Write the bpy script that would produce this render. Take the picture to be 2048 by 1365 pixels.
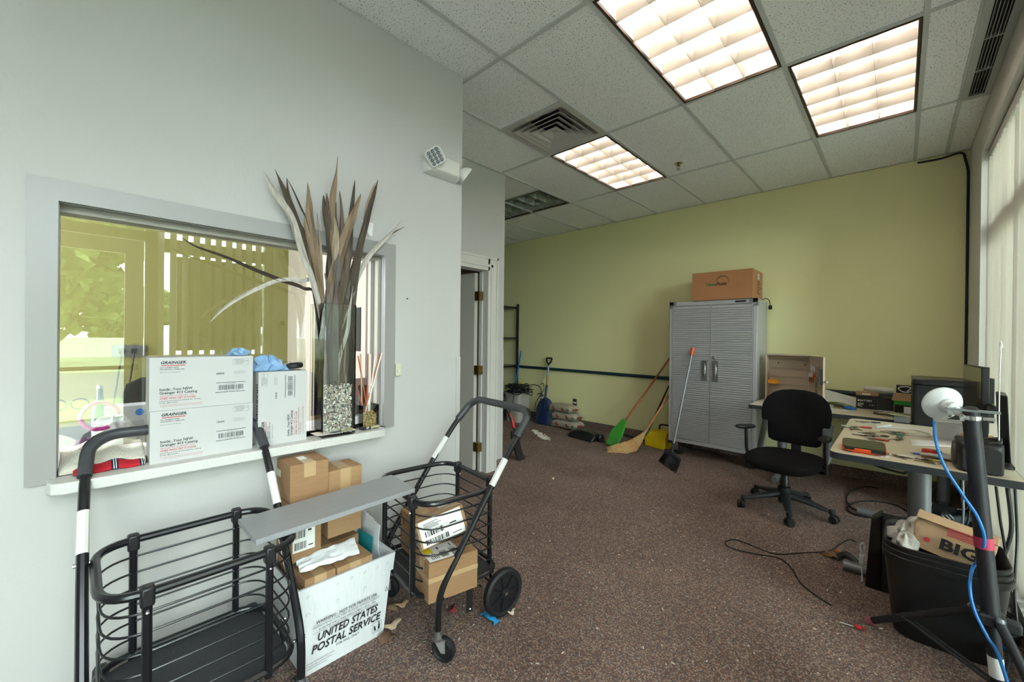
import bpy, bmesh, math, random
from math import sin, cos, pi, radians as rad
from mathutils import Vector, Matrix, Euler
V = Vector
random.seed(7)
for o in list(bpy.data.objects): bpy.data.objects.remove(o)
SC = bpy.context.scene
COL = SC.collection

# ---------------------------------------------------------------- camera, sky, exposure
EYE, CE = 1.35, 3.0214                       # camera height, ceiling height
FPX, CY0 = 819.75, 677.1
YAW, PIT, ROL = .7580, -.0021, .0116
FW = V((-sin(YAW)*cos(PIT), cos(YAW)*cos(PIT), sin(PIT)))
R0 = V((cos(YAW), sin(YAW), 0)); U0 = R0.cross(FW)
RT = R0*cos(ROL) + U0*sin(ROL); UP = U0*cos(ROL) - R0*sin(ROL)
cam = bpy.data.cameras.new('camera'); cam.sensor_width = 36; cam.lens = 36*FPX/2048
cam.shift_y = -(682.5-CY0)/2048; cam.clip_start = .02; cam.clip_end = 300
co = bpy.data.objects.new('camera', cam); COL.objects.link(co)
M = Matrix((( RT.x, UP.x, -FW.x, 0), (RT.y, UP.y, -FW.y, 0), (RT.z, UP.z, -FW.z, EYE), (0, 0, 0, 1)))
co.matrix_world = M; SC.camera = co
# where a sight line meets a real surface of the room (used to read positions off the photograph)
def ray(u, v): return FW + RT*((u-1024)/FPX) + UP*((CY0-v)/FPX)
def onz(u, v, z=0.): d = ray(u, v); return V((0, 0, EYE)) + d*((z-EYE)/d.z)
def onx(u, v, x): d = ray(u, v); return V((0, 0, EYE)) + d*(x/d.x)
def ony(u, v, y): d = ray(u, v); return V((0, 0, EYE)) + d*(y/d.y)

SC.view_settings.view_transform = 'Standard'; SC.view_settings.look = 'None'
SC.cycles.max_bounces = 8; SC.cycles.glossy_bounces = 3; SC.cycles.transmission_bounces = 4; SC.cycles.transparent_max_bounces = 16
SC.view_settings.gamma = 1; SC.view_settings.use_curve_mapping = False
SC.view_settings.exposure = 1.55
W = bpy.data.worlds.new('sky'); SC.world = W; W.use_nodes = True
nt = W.node_tree; bg = nt.nodes['Background']
tc = nt.nodes.new('ShaderNodeTexCoord'); nz = nt.nodes.new('ShaderNodeTexNoise'); nz.inputs['Scale'].default_value = 2.2
nz.inputs['Detail'].default_value = 5
mp = nt.nodes.new('ShaderNodeMapping'); mp.inputs['Scale'].default_value = (1, 1, 2.5)
rp = nt.nodes.new('ShaderNodeValToRGB'); rp.color_ramp.elements[0].position = .35; rp.color_ramp.elements[1].position = .7
rp.color_ramp.elements[0].color = (.74, .83, .94, 1); rp.color_ramp.elements[1].color = (.93, .97, 1, 1)
nt.links.new(tc.outputs['Generated'], mp.inputs[0]); nt.links.new(mp.outputs[0], nz.inputs['Vector'])
nt.links.new(nz.outputs[0], rp.inputs[0]); nt.links.new(rp.outputs[0], bg.inputs[0])
bg.inputs[1].default_value = 9
LAMP = 3.9                                   # strength of the fluorescent tubes
def portal(x, y, z, sy, sz):
    l = bpy.data.lights.new('window_portal', 'AREA'); l.shape = 'RECTANGLE'; l.size = sz; l.size_y = sy
    l.cycles.is_portal = True
    o = bpy.data.objects.new('window_portal', l); COL.objects.link(o)
    o.location = (x, y, z); o.rotation_euler = (0, rad(90), 0)
portal(.62, 1.1, 1.4, 6.9, 2.8)

# ---------------------------------------------------------------- materials
def lin(h):
    h = h.lstrip('#'); c = [int(h[i:i+2], 16)/255 for i in (0, 2, 4)]
    return tuple((x/12.92 if x <= .04045 else ((x+.055)/1.055)**2.4) for x in c) + (1,)
MATS = {}
def mat(name, col, rough=.6, metal=0., var=0., vs=8., bump=0., bs=40., spec=.5, alpha=1., stretch=None, emit=None):
    """a procedural material: colour varied by noise, with optional bump"""
    if name in MATS: return MATS[name]
    m = bpy.data.materials.new(name); m.use_nodes = True; n = m.node_tree; L = n.links
    b = n.nodes['Principled BSDF']; c = lin(col)
    b.inputs['Roughness'].default_value = rough; b.inputs['Metallic'].default_value = metal
    b.inputs['Specular IOR Level'].default_value = spec; b.inputs['Alpha'].default_value = alpha
    b.inputs['Base Color'].default_value = c
    if var or bump:
        t = n.nodes.new('ShaderNodeTexCoord'); src = t.outputs['Object']
        if stretch:
            mp = n.nodes.new('ShaderNodeMapping'); mp.inputs['Scale'].default_value = stretch
            L.new(src, mp.inputs[0]); src = mp.outputs[0]
    if var:
        z = n.nodes.new('ShaderNodeTexNoise'); z.inputs['Scale'].default_value = vs; z.inputs['Detail'].default_value = 6
        r = n.nodes.new('ShaderNodeMixRGB'); r.blend_type = 'MULTIPLY'
        h = n.nodes.new('ShaderNodeValToRGB'); h.color_ramp.elements[0].position = .3; h.color_ramp.elements[1].position = .7
        h.color_ramp.elements[0].color = (1-var,)*3 + (1,); h.color_ramp.elements[1].color = (1, 1, 1, 1)
        r.inputs[0].default_value = 1; r.inputs[1].default_value = c
        L.new(src, z.inputs['Vector']); L.new(z.outputs[0], h.inputs[0]); L.new(h.outputs[0], r.inputs[2]); L.new(r.outputs[0], b.inputs['Base Color'])
    if bump:
        z2 = n.nodes.new('ShaderNodeTexNoise'); z2.inputs['Scale'].default_value = bs; z2.inputs['Detail'].default_value = 4
        bp = n.nodes.new('ShaderNodeBump'); bp.inputs['Strength'].default_value = bump; bp.inputs['Distance'].default_value = .01
        L.new(src, z2.inputs['Vector']); L.new(z2.outputs[0], bp.inputs['Height']); L.new(bp.outputs[0], b.inputs['Normal'])
    if emit:
        b.inputs['Emission Color'].default_value = lin(emit[0]); b.inputs['Emission Strength'].default_value = emit[1]
    MATS[name] = m
    return m
def glass_mat(name, tint, refl, rough=0.):
    m = bpy.data.materials.new(name); m.use_nodes = True; n = m.node_tree; n.nodes.clear()
    o = n.nodes.new('ShaderNodeOutputMaterial'); mx = n.nodes.new('ShaderNodeMixShader')
    t = n.nodes.new('ShaderNodeBsdfTransparent'); t.inputs[0].default_value = lin(tint)
    g = n.nodes.new('ShaderNodeBsdfGlossy'); g.inputs['Roughness'].default_value = rough
    f = n.nodes.new('ShaderNodeFresnel'); f.inputs[0].default_value = 1.5
    a = n.nodes.new('ShaderNodeMath'); a.operation = 'MAXIMUM'; a.inputs[1].default_value = refl
    n.links.new(f.outputs[0], a.inputs[0]); n.links.new(a.outputs[0], mx.inputs[0])
    n.links.new(t.outputs[0], mx.inputs[1]); n.links.new(g.outputs[0], mx.inputs[2]); n.links.new(mx.outputs[0], o.inputs[0])
    MATS[name] = m; return m
white_wall = mat('white_paint', '#bdbcba', .7, var=.04, vs=1.2, bump=.06, bs=90)
green_wall = mat('green_paint', '#ebe7b0', .6, var=.04, vs=1.0, bump=.05, bs=90)
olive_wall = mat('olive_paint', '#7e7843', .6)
beige = mat('beige_paint', '#c3bfb6', .5)
trim_w = mat('grey_white_trim', '#cfcdc9', .45, var=.03, vs=5)
black_m = mat('black_enamel', '#111318', .28, spec=.6)
black_r = mat('black_rubber', '#16171a', .6, bump=.1, bs=60)
black_p = mat('black_plastic', '#1b1c1f', .42)
charcoal = mat('charcoal_plastic', '#2b2d31', .45, var=.1, vs=20)
chrome = mat('chrome', '#c8c8c8', .18, 1.)
steel = mat('brushed_steel', '#8e8f92', .35, .8, var=.12, vs=6, stretch=(1, 1, 30))
cardb = mat('brown_cardboard', '#9c7855', .8, var=.12, vs=12, stretch=(1, 1, 6))
cardb2 = mat('tan_cardboard', '#a8845f', .8, var=.12, vs=12, stretch=(1, 1, 6))
white_c = mat('white_cardboard', '#bfbfbf', .6, var=.03, vs=9)
paper = mat('white_paper', '#e4e4e2', .7, var=.04, vs=14)
ink = mat('black_ink', '#17171a', .7); ink_g = mat('grey_ink', '#5b5d61', .7); ink_r = mat('red_ink', '#b93a45', .7)
ink_gr = mat('green_ink', '#2f6a35', .7)
blue_p = mat('blue_plastic', '#1f6fc4', .4); orange_p = mat('orange_plastic', '#e8571c', .4); red_p = mat('red_plastic', '#c22a2a', .4)
yellow_p = mat('yellow_plastic', '#d8bc10', .45, var=.2, vs=10); brass = mat('brass', '#8d7644', .35, .9, var=.2, vs=40)
pink_tape = mat('pink_tape', '#b83255', .5); white_p = mat('white_plastic', '#cfd2d3', .35)
wood = mat('light_wood', '#b98250', .5, var=.25, vs=8, stretch=(8, 8, 1)); navy = mat('navy_plastic', '#13264a', .35)
fabric = mat('black_fabric', '#1a1a1c', .95, var=.25, vs=14, bump=.3, bs=260, spec=.15)
laminate = mat('beige_laminate', '#cfc4ad', .35, var=.06, vs=60, bump=.02, bs=200)
edge_m = mat('slate_edging', '#30343b', .5)
leg_grey = mat('silver_paint', '#84878c', .4, .5)
tree_m = mat('tree_leaves', '#5f7a34', .8, var=.5, vs=3); bark = mat('bark', '#4a3b2c', .9, var=.3)
sill_m = mat('speckled_laminate', '#d3d2ce', .4, var=.12, vs=120)
pane_m = glass_mat('window_glass', '#eef4ee', .04)
office_glass = glass_mat('office_glass', '#eef0ea', .12)
vase_g = glass_mat('vase_glass', '#fcfefd', .03)

# carpet: brown-violet speckled loop pile
def carpet_mat():
    m = bpy.data.materials.new('speckled_carpet'); m.use_nodes = True; n = m.node_tree; L = n.links; b = n.nodes['Principled BSDF']
    b.inputs['Roughness'].default_value = .95; b.inputs['Specular IOR Level'].default_value = .1
    t = n.nodes.new('ShaderNodeTexCoord')
    z = n.nodes.new('ShaderNodeTexVoronoi'); z.inputs['Scale'].default_value = 190
    r = n.nodes.new('ShaderNodeValToRGB'); r.color_ramp.interpolation = 'CONSTANT'
    cs = [(0, '#7a655b'), (.25, '#937d70'), (.45, '#6a5b59'), (.62, '#a9968a'), (.8, '#85605a'), (.9, '#5a6068')]
    r.color_ramp.elements[0].position = 0; r.color_ramp.elements[0].color = lin(cs[0][1]); r.color_ramp.elements[1].position = .25; r.color_ramp.elements[1].color = lin(cs[1][1])
    for p, c in cs[2:]: e = r.color_ramp.elements.new(p); e.color = lin(c)
    sx = n.nodes.new('ShaderNodeSeparateColor'); L.new(t.outputs['Object'], z.inputs['Vector']); L.new(z.outputs['Color'], sx.inputs[0]); L.new(sx.outputs[0], r.inputs[0])
    q = n.nodes.new('ShaderNodeTexNoise'); q.inputs['Scale'].default_value = 1.6; q.inputs['Detail'].default_value = 5
    h = n.nodes.new('ShaderNodeValToRGB'); h.color_ramp.elements[0].color = (.72, .7, .7, 1); h.color_ramp.elements[1].color = (1, 1, 1, 1)
    h.color_ramp.elements[0].position = .3; h.color_ramp.elements[1].position = .65
    x = n.nodes.new('ShaderNodeMixRGB'); x.blend_type = 'MULTIPLY'; x.inputs[0].default_value = 1
    L.new(t.outputs['Object'], q.inputs['Vector']); L.new(q.outputs[0], h.inputs[0]); L.new(r.outputs[0], x.inputs[1]); L.new(h.outputs[0], x.inputs[2]); L.new(x.outputs[0], b.inputs['Base Color'])
    bp = n.nodes.new('ShaderNodeBump'); bp.inputs['Strength'].default_value = .8; bp.inputs['Distance'].default_value = .004
    L.new(z.outputs['Distance'], bp.inputs['Height']); L.new(bp.outputs[0], b.inputs['Normal'])
    return m
carpet = carpet_mat()
def tile_mat():
    m = bpy.data.materials.new('fissured_ceiling_tile'); m.use_nodes = True; n = m.node_tree; L = n.links; b = n.nodes['Principled BSDF']
    b.inputs['Roughness'].default_value = .95; b.inputs['Specular IOR Level'].default_value = .1
    t = n.nodes.new('ShaderNodeTexCoord'); z = n.nodes.new('ShaderNodeTexNoise'); z.inputs['Scale'].default_value = 120; z.inputs['Detail'].default_value = 1.5
    r = n.nodes.new('ShaderNodeValToRGB'); r.color_ramp.elements[0].position = .325; r.color_ramp.elements[1].position = .375
    r.color_ramp.elements[0].color = lin('#84837f'); r.color_ramp.elements[1].color = lin('#f6f7f8')
    L.new(t.outputs['Object'], z.inputs['Vector']); L.new(z.outputs[0], r.inputs[0]); L.new(r.outputs[0], b.inputs['Base Color'])
    bp = n.nodes.new('ShaderNodeBump'); bp.inputs['Strength'].default_value = .3; bp.inputs['Distance'].default_value = .004
    L.new(r.outputs[0], bp.inputs['Height']); L.new(bp.outputs[0], b.inputs['Normal'])
    return m
tile_m = tile_mat()

# ---------------------------------------------------------------- mesh helpers
class MB:
    def __init__(s): s.v, s.f = [], []
    def add(s, vs, fs, m=None):
        k = len(s.v); s.v += [tuple(m @ V(p)) if m else tuple(p) for p in vs]; s.f += [tuple(i+k for i in f) for f in fs]; return s
    def box(s, a, b, m=None):
        (x0, y0, z0), (x1, y1, z1) = a, b
        return s.add([(x0, y0, z0), (x1, y0, z0), (x1, y1, z0), (x0, y1, z0), (x0, y0, z1), (x1, y0, z1), (x1, y1, z1), (x0, y1, z1)],
                     [(3, 2, 1, 0), (4, 5, 6, 7), (0, 1, 5, 4), (1, 2, 6, 5), (2, 3, 7, 6), (3, 0, 4, 7)], m)
    def cbox(s, c, d, m=None):
        return s.box([c[i]-d[i]/2 for i in range(3)], [c[i]+d[i]/2 for i in range(3)], m)
    def rings(s, rr, close=False, cap=True, m=None):
        n = len(rr[0]); vs = [p for r in rr for p in r]; fs = []; K = len(rr)
        for i in range(K if close else K-1):
            j = (i+1) % K
            for k in range(n): fs.append((i*n+k, i*n+(k+1) % n, j*n+(k+1) % n, j*n+k))
        if cap and not close: fs.append(tuple(range(n-1, -1, -1))); fs.append(tuple((K-1)*n+k for k in range(n)))
        return s.add(vs, fs, m)
    def tube(s, pts, r, n=10, close=False, flat=1., m=None, up=None):
        pts = [V(p) for p in pts]; K = len(pts); rr = []; pu = None
        for i, p in enumerate(pts):
            a = pts[(i-1) % K] if (close or i) else pts[i]; b = pts[(i+1) % K] if (close or i < K-1) else pts[i]
            d = (b-a).normalized() if (b-a).length > 1e-9 else V((0, 0, 1))
            if pu is None:
                h = V(up) if up else (V((0, 0, 1)) if abs(d.z) < .9 else V((1, 0, 0)))
            else: h = pu
            x = d.cross(h).normalized(); y = x.cross(d).normalized(); pu = y
            q = r[i] if isinstance(r, (list, tuple)) else r
            rr.append([p + x*cos(2*pi*k/n)*q + y*sin(2*pi*k/n)*q*flat for k in range(n)])
        return s.rings(rr, close, m=m)
    def lathe(s, prof, n=24, m=None, cap=True):
        return s.rings([[(r*cos(2*pi*k/n), r*sin(2*pi*k/n), z) for k in range(n)] for r, z in prof], cap=cap, m=m)
    def prism(s, poly, z0, z1, m=None):
        n = len(poly)
        return s.rings([[(x, y, z0) for x, y in poly], [(x, y, z1) for x, y in poly]], m=m)
    def ball(s, c, r, n=12, k=8, m=None):
        r = r if isinstance(r, (list, tuple)) else (r, r, r)
        rr = [[(c[0]+r[0]*sin(pi*i/k)*cos(2*pi*j/n), c[1]+r[1]*sin(pi*i/k)*sin(2*pi*j/n), c[2]-r[2]*cos(pi*i/k)) for j in range(n)] for i in range(1, k)]
        return s.rings(rr, m=m)
    def ribbon(s, pts, ws, nrm=(0, 0, 1), th=.002):
        """a thin strip with real thickness along pts, width ws"""
        pts = [V(p) for p in pts]; K = len(pts); rr = []
        for i, p in enumerate(pts):
            d = (pts[min(i+1, K-1)]-pts[max(i-1, 0)]).normalized(); n_ = V(nrm[i] if isinstance(nrm, list) else nrm)
            x = d.cross(n_).normalized(); y = x.cross(d).normalized(); w = (ws[i] if isinstance(ws, (list, tuple)) else ws)/2
            rr.append([p-x*w-y*th/2, p+x*w-y*th/2, p+x*w+y*th/2, p-x*w+y*th/2])
        return s.rings(rr)
def bez(pts, n=8, close=False):
    """smooth curve through points (Catmull-Rom)"""
    P = [V(p) for p in pts]; K = len(P); out = []
    for i in range(K if close else K-1):
        g = lambda j: P[j % K] if close else P[max(0, min(K-1, j))]
        a, b, c, d = g(i-1), g(i), g(i+1), g(i+2)
        for t in [k/n for k in range(n)]:
            out.append(.5*((2*b)+(c-a)*t+(2*a-5*b+4*c-d)*t*t+(3*b-a-3*c+d)*t**3))
    if not close: out.append(P[-1])
    return out
def fillet(pts, r, n=6, close=False):
    """polyline with rounded corners"""
    P = [V(p) for p in pts]; K = len(P); out = []
    for i, p in enumerate(P):
        if not close and i in (0, K-1): out.append(p); continue
        a, b = P[(i-1) % K], P[(i+1) % K]; q = r[i] if isinstance(r, (list, tuple)) else r
        u, w = (a-p), (b-p); q = min(q, u.length*.49, w.length*.49); u = u.normalized()*q; w = w.normalized()*q
        for k in range(n+1):
            t = k/n; out.append((p+u)*(1-t)**2 + p*2*t*(1-t) + (p+w)*t*t)
    return out
def rrect(w, d, r, n=5, cx=0, cy=0):
    out = []
    for sx, sy, a in ((1, 1, 0), (-1, 1, 90), (-1, -1, 180), (1, -1, 270)):
        for k in range(n+1):
            t = rad(a+90*k/n); out.append((cx+sx*(w/2-r)+r*cos(t), cy+sy*(d/2-r)+r*sin(t)))
    return out
ROOT = {}
def setup(o, m, bev=0, sub=0, smooth=True):
    if m: o.data.materials.append(m)
    if smooth:
        o.data.shade_smooth(); o.data.set_sharp_from_angle(angle=rad(35))
    if bev:
        b = o.modifiers.new('bevel', 'BEVEL'); b.width = bev; b.segments = 2; b.limit_method = 'ANGLE'; b.angle_limit = rad(40)
    if sub:
        b = o.modifiers.new('sub', 'SUBSURF'); b.levels = sub; b.render_levels = sub
PRINTS = set('printed_text printed_red_text printed_barcode printed_lettering print side_print green_logo black_logo black_print red_print green_print white_print recycling_mark slots slot_holes grille_holes'.split())
def stamp(body, mb, m, inv):
    """printing on a surface belongs to that surface's mesh: add it there with its own material"""
    me = body.data; bm = bmesh.new(); bm.from_mesh(me); k = len(me.materials); me.materials.append(m)
    vs = [bm.verts.new(inv @ V(p)) for p in mb.v]
    for f in mb.f:
        if len(set(f)) > 2:
            try: q = bm.faces.new([vs[i] for i in f]); q.material_index = k
            except ValueError: pass
    bm.to_mesh(me); bm.free(); me.update(); return body
def obj(name, mb, m, parent=None, bev=0, sub=0, label=None, smooth=True, world=False):
    if name in PRINTS and parent:
        tgt = parent if parent.type == 'MESH' else parent.children[0]
        return stamp(tgt, mb, m, wm(tgt).inverted() if world else (Matrix() if tgt is parent else (tgt.matrix_parent_inverse @ Matrix.LocRotScale(tgt.location, tgt.rotation_euler, tgt.scale)).inverted()))
    me = bpy.data.meshes.new(name); me.from_pydata(mb.v, [], mb.f); me.update()
    bm = bmesh.new(); bm.from_mesh(me); bmesh.ops.recalc_face_normals(bm, faces=bm.faces); bm.to_mesh(me); bm.free()
    o = bpy.data.objects.new(name, me); COL.objects.link(o); setup(o, m, bev, sub, smooth)
    if parent:
        o.parent = parent
        if world: o.matrix_parent_inverse = wm(parent).inverted()
    if label: o['label'] = label
    return o
def wm(o):
    m = o.matrix_parent_inverse @ Matrix.LocRotScale(o.location, o.rotation_euler, o.scale)
    return wm(o.parent) @ m if o.parent else m
def tag(o, label, cat, group=None, kind=None):
    if label: o['label'] = label
    if cat: o['category'] = cat
    if group: o['group'] = group
    if kind: o['kind'] = kind
    return o
def thing(name, label, cat, loc=(0, 0, 0), rz=0., group=None, rot=None):
    o = bpy.data.objects.new(name, None); COL.objects.link(o); o.empty_display_size = .05
    o.location = loc; o.rotation_euler = rot if rot else (0, 0, rz)
    return tag(o, label, cat, group)
def single(name, mb, m, label, cat, group=None, **k): return tag(obj(name, mb, m, **k), label, cat, group)
def struct(name, mb, m, parent=None, **k):
    o = obj(name, mb, m, parent, **k)
    if not parent: o['kind'] = 'structure'
    return o
def copy_tree(o, parent=None):
    c = o.copy(); COL.objects.link(c); c.parent = parent
    for ch in list(o.children): copy_tree(ch, c)
    return c
def text_mb(s, o, right, up, h, width=None, bold=0., italic=0., align='LEFT', th=.0004, mb=None):
    """lettering as thin raised print: o = origin (baseline), right/up = directions on the surface, h = letter height"""
    cu = bpy.data.curves.new('t', 'FONT'); cu.body = s; cu.size = 1; cu.align_x = align; cu.shear = italic; cu.offset = bold
    cu.resolution_u = 2
    ob = bpy.data.objects.new('t', cu); COL.objects.link(ob)
    me = bpy.data.meshes.new_from_object(ob, depsgraph=bpy.context.evaluated_depsgraph_get())
    xs = [v.co.x for v in me.vertices]; w = (max(xs)-min(xs)) if xs else 1
    right, up = V(right).normalized(), V(up).normalized(); nn = right.cross(up)
    sy = h/.7; sx = (width/w) if width else sy
    mb = mb or MB()
    mb.add([V(o)+right*v.co.x*sx+up*v.co.y*sy+nn*th for v in me.vertices], [tuple(p.vertices) for p in me.polygons])
    bpy.data.objects.remove(ob); bpy.data.curves.remove(cu); bpy.data.meshes.remove(me)
    return mb
def rect_mb(mb, o, right, up, x0, y0, x1, y1, th=.0004):
    right, up = V(right), V(up); n = right.cross(up)
    return mb.add([V(o)+right*a+up*b+n*th for a, b in ((x0, y0), (x1, y0), (x1, y1), (x0, y1))], [(0, 1, 2, 3)])
def barcode(mb, o, right, up, x0, y0, x1, y1, n=30):
    x = x0
    while x < x1:
        w = random.choice((1, 1, 2, 3))*(x1-x0)/n/2; rect_mb(mb, o, right, up, x, y0, min(x+w, x1), y1); x += w + random.choice((1, 1, 2))*(x1-x0)/n/2
    return mb
X3, Y3, Z3 = V((1, 0, 0)), V((0, 1, 0)), V((0, 0, 1))

# ================================================================ THE ROOM
XL, XR, YG, YC = -2.069, .426, 5.286, 1.696      # left wall, window wall, green wall, corner of left wall
YB, XF = -2.4, -6.2; XO_ = .62
struct('floor', MB().box((-6.4, YB-.1, -.08), (.7, 5.4, 0)), carpet)
# suspended ceiling: tiles with openings for the light fittings and the diffuser
XG = [-1.7466+.61*k for k in range(-8, 4)]; Y0G = 1.7229
CUT = [(-1.1366, -.5266, Y0G-.0, Y0G+1.22), (-.5266, .0834, Y0G+1.22, Y0G+2.44), (-2.3566, -1.7466, Y0G+1.22, Y0G+2.44),
       (-2.3566, -1.7466, Y0G+.61, Y0G+1.22), (-4.1866, -2.9666, Y0G+1.83, Y0G+2.44), (.285, XR, 1.15, 4.18),
       (-1.1366, -.5266, Y0G-3.66, Y0G-2.44), (-.5266, .0834, Y0G-1.22, Y0G)]
xs = sorted({round(x, 4) for x in XG if XF < x < XR} | {XF, XR} | {round(c, 4) for q in CUT for c in q[:2]})
ys = sorted({round(Y0G+.61*k, 4) for k in range(-7, 6) if YB < Y0G+.61*k < YG} | {YB, YG} | {round(c, 4) for q in CUT for c in q[2:]})
mb = MB()
for i in range(len(xs)-1):
    for j in range(len(ys)-1):
        cx, cy = (xs[i]+xs[i+1])/2, (ys[j]+ys[j+1])/2
        if any(a < cx < b and c < cy < d for a, b, c, d in CUT): continue
        mb.box((xs[i], ys[j], CE+.004), (xs[i+1], ys[j+1], CE+.02))
struct('ceiling', mb, tile_m, smooth=False)
struct('light_leak_lid', MB().box((-6.4, YB-.2, CE+.35), (.75, 5.5, CE+.45)).box((XO_, YB-.2, CE), (.75, 5.5, CE+.35)).box((-6.4, 5.386, CE-.1), (.75, 5.5, CE+.35)).box((-6.4, YB-.2, CE), (.75, YB-.1, CE+.35)).box((-6.4, YB-.2, -.08), (-6.3, 5.5, CE+.35)), white_wall, smooth=False)  # unseen lid and upstands, added to stop sky light leaking in above the tiles
mb = MB(); tb = .012
for x in XG:
    if XF < x < XR: mb.box((x-tb, YB, CE-.003), (x+tb, YG, CE+.006))
mb.box((.285-tb, YB, CE-.003), (.285+tb, YG, CE+.006))
for k in range(-3, 4):
    y = Y0G+1.22*k
    if YB < y < YG: mb.box((XF, y-tb, CE-.0035), (.285, y+tb, CE+.006))
mb.box((-2.3566, Y0G+.61-tb, CE-.0035), (-1.7466, Y0G+.61+tb, CE+.006))
mb.box((-4.1866, Y0G+1.83-tb, CE-.0035), (-2.9666, Y0G+1.83+tb, CE+.006)); mb.box((.285, 4.18-tb, CE-.0035), (XR, 4.18+tb, CE+.006))
struct('trim_1', mb, mat('ceiling_tee', '#c6c9c9', .5), smooth=False)
# left wall with the service window opening
OY0, OY1, OZ0, OZ1 = -.06, 1.16, .86, 1.80
wl = MB(); T = .12
wl.box((XL-T, YB, 0), (XL, OY0, CE)).box((XL-T, OY1, 0), (XL, YC, CE)).box((XL-T, OY0, 0), (XL, OY1, OZ0)).box((XL-T, OY0, OZ1), (XL, OY1, CE))
struct('wall_left', wl, white_wall, smooth=False)
struct('wall_return', MB().box((-2.977, YC-.12, 0), (XL-T, YC, CE)), white_wall)
X2 = -2.977
DY0, DY1, DZ = 1.98, 2.80, 2.03
struct('wall_hall', MB().box((X2-T, YC-.12, 0), (X2, DY0, CE)).box((X2-T, DY1, 0), (X2, 3.015, CE)).box((X2-T, DY0, DZ), (X2, DY1, CE)), white_wall, smooth=False)
struct('wall_alcove', MB().box((XF, 2.895, 0), (X2-T, 3.015, CE)), white_wall)
struct('wall_green', MB().box((XF-.1, YG, 0), (XR+.3, YG+.1, CE)), green_wall)
struct('wall_far_left', MB().box((XF-.1, 2.895, 0), (XF, YG, CE)), white_wall)
struct('wall_back', MB().box((XL-T, YB-.1, 0), (XR+.3, YB, CE)), white_wall)
# window wall with four openings
wr = MB(); XO = .62; ZH = 2.74
for a, b in ((YB-.1, -2.2), (-.62, -.57), (1.38, 1.62), (4.475, YG)): wr.box((XR, a, 0), (XO, b, CE))
wr.box((XR, -2.2, ZH), (XO, 4.475, CE)).box((XR, -2.2, 0), (XO, -.62, .09)).box((XR, .45, 0), (XO, 1.38, .09)).box((XR, 1.62, 0), (XO, 4.475, .09))
struct('wall_right', wr, mat('warm_white_paint', '#d3cfc9', .65), smooth=False)
struct('trim_2', MB().box((XR-.012, -2.2, ZH-.012), (XR+.02, 4.49, ZH+.06)).box((XR-.012, 4.462, 0), (XR+.05, 4.5, ZH+.06)), trim_w, smooth=False)
alu = mat('bronze_aluminium', '#7a7767', .45, .3)
def window(n, a, b, z0, z1, mulls, tr=None):
    f = MB(); w = .05
    f.box((.53, a, z0), (.60, a+w, z1)).box((.53, b-w, z0), (.60, b, z1)).box((.53, a, z0), (.60, b, z0+w)).box((.53, a, z1-w), (.60, b, z1))
    for m in mulls: f.box((.53, m-.025, z0), (.60, m+.025, z1))
    if tr: f.box((.53, a, tr-.06), (.60, b, tr+.06))
    o = struct('window_%d' % n, f, alu, smooth=False)
    obj('pane', MB().box((.562, a+w, z0+w), (.568, b-w, z1-w)), pane_m, o)
    return o
window(1, .45, 1.38, .09, ZH, [], 2.15); window(2, 1.62, 4.475, .09, ZH, [2.56, 3.52], 2.15); window(3, -2.2, -.62, .09, ZH, [-1.4], 2.15)
# entrance door beside the camera, seen mirrored in the office glass
d = MB(); y0, y1 = -.56, .385
d.box((.53, y0-.01, 0), (.6, y0+.02, ZH)).box((.53, y1+.01, 0), (.6, .45, ZH)).box((.53, y0, 2.16), (.6, .45, 2.25)).box((.53, y0, ZH-.05), (.6, .45, ZH))
struct('window_4', d, alu, smooth=False)
dr = struct('door_1', MB().box((.50, y1-.12, .02), (.545, y1, 2.15)).box((.50, y0, .02), (.545, y0+.12, 2.15)).box((.50, y0+.12, 2.03), (.545, y1-.12, 2.15)).box((.50, y0+.12, .02), (.545, y1-.12, .27)),
            mat('pale_door_frame', '#cfccc0', .45), smooth=False)
obj('pane', MB().box((.52, y0+.12, .27), (.526, y1-.12, 2.03)), pane_m, dr)
obj('push_bar', MB().tube([(.455, y0+.06, 1.06), (.455, y1-.05, 1.06)], .017).box((.45, y1-.075, 1.035), (.5, y1-.035, 1.085)).box((.45, y0+.035, 1.035), (.5, y0+.075, 1.085)), leg_grey, dr)
obj('lock', MB().box((.485, y1-.07, 1.2), (.50, y1-.03, 1.27)), steel, dr)
obj('lettering', text_mb('ITY OFFICE', (.5275, .18, 1.633), (0, 1, 0), (0, 0, 1), .045, .29, align='RIGHT'), ink_g, dr)
# baseboards in carpet strip
mb = MB().box((XF, YG-.012, 0), (XR, YG, .1)).box((X2, 2.915, 0), (X2+.012, 3.015, .1)).box((X2-.3, 3.015, 0), (X2+.012, 3.027, .1))
struct('baseboard_green', mb, carpet, smooth=False)
struct('baseboard_hall', MB().box((X2, YC, 0), (X2+.012, DY0-.1, .1)).box((X2, YC, 0), (XL, YC+.012, .1)), carpet, smooth=False)
struct('baseboard_left', MB().box((XL, YB, 0), (XL+.008, YC, .09)), trim_w, smooth=False)
# vinyl corner guards
struct('trim_3', MB().box((XL-.001, YC-.03, 0), (XL+.003, YC+.003, 1.22)).box((X2, 2.985, .1), (X2+.003, 3.018, 1.22)), white_wall, smooth=False)
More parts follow.
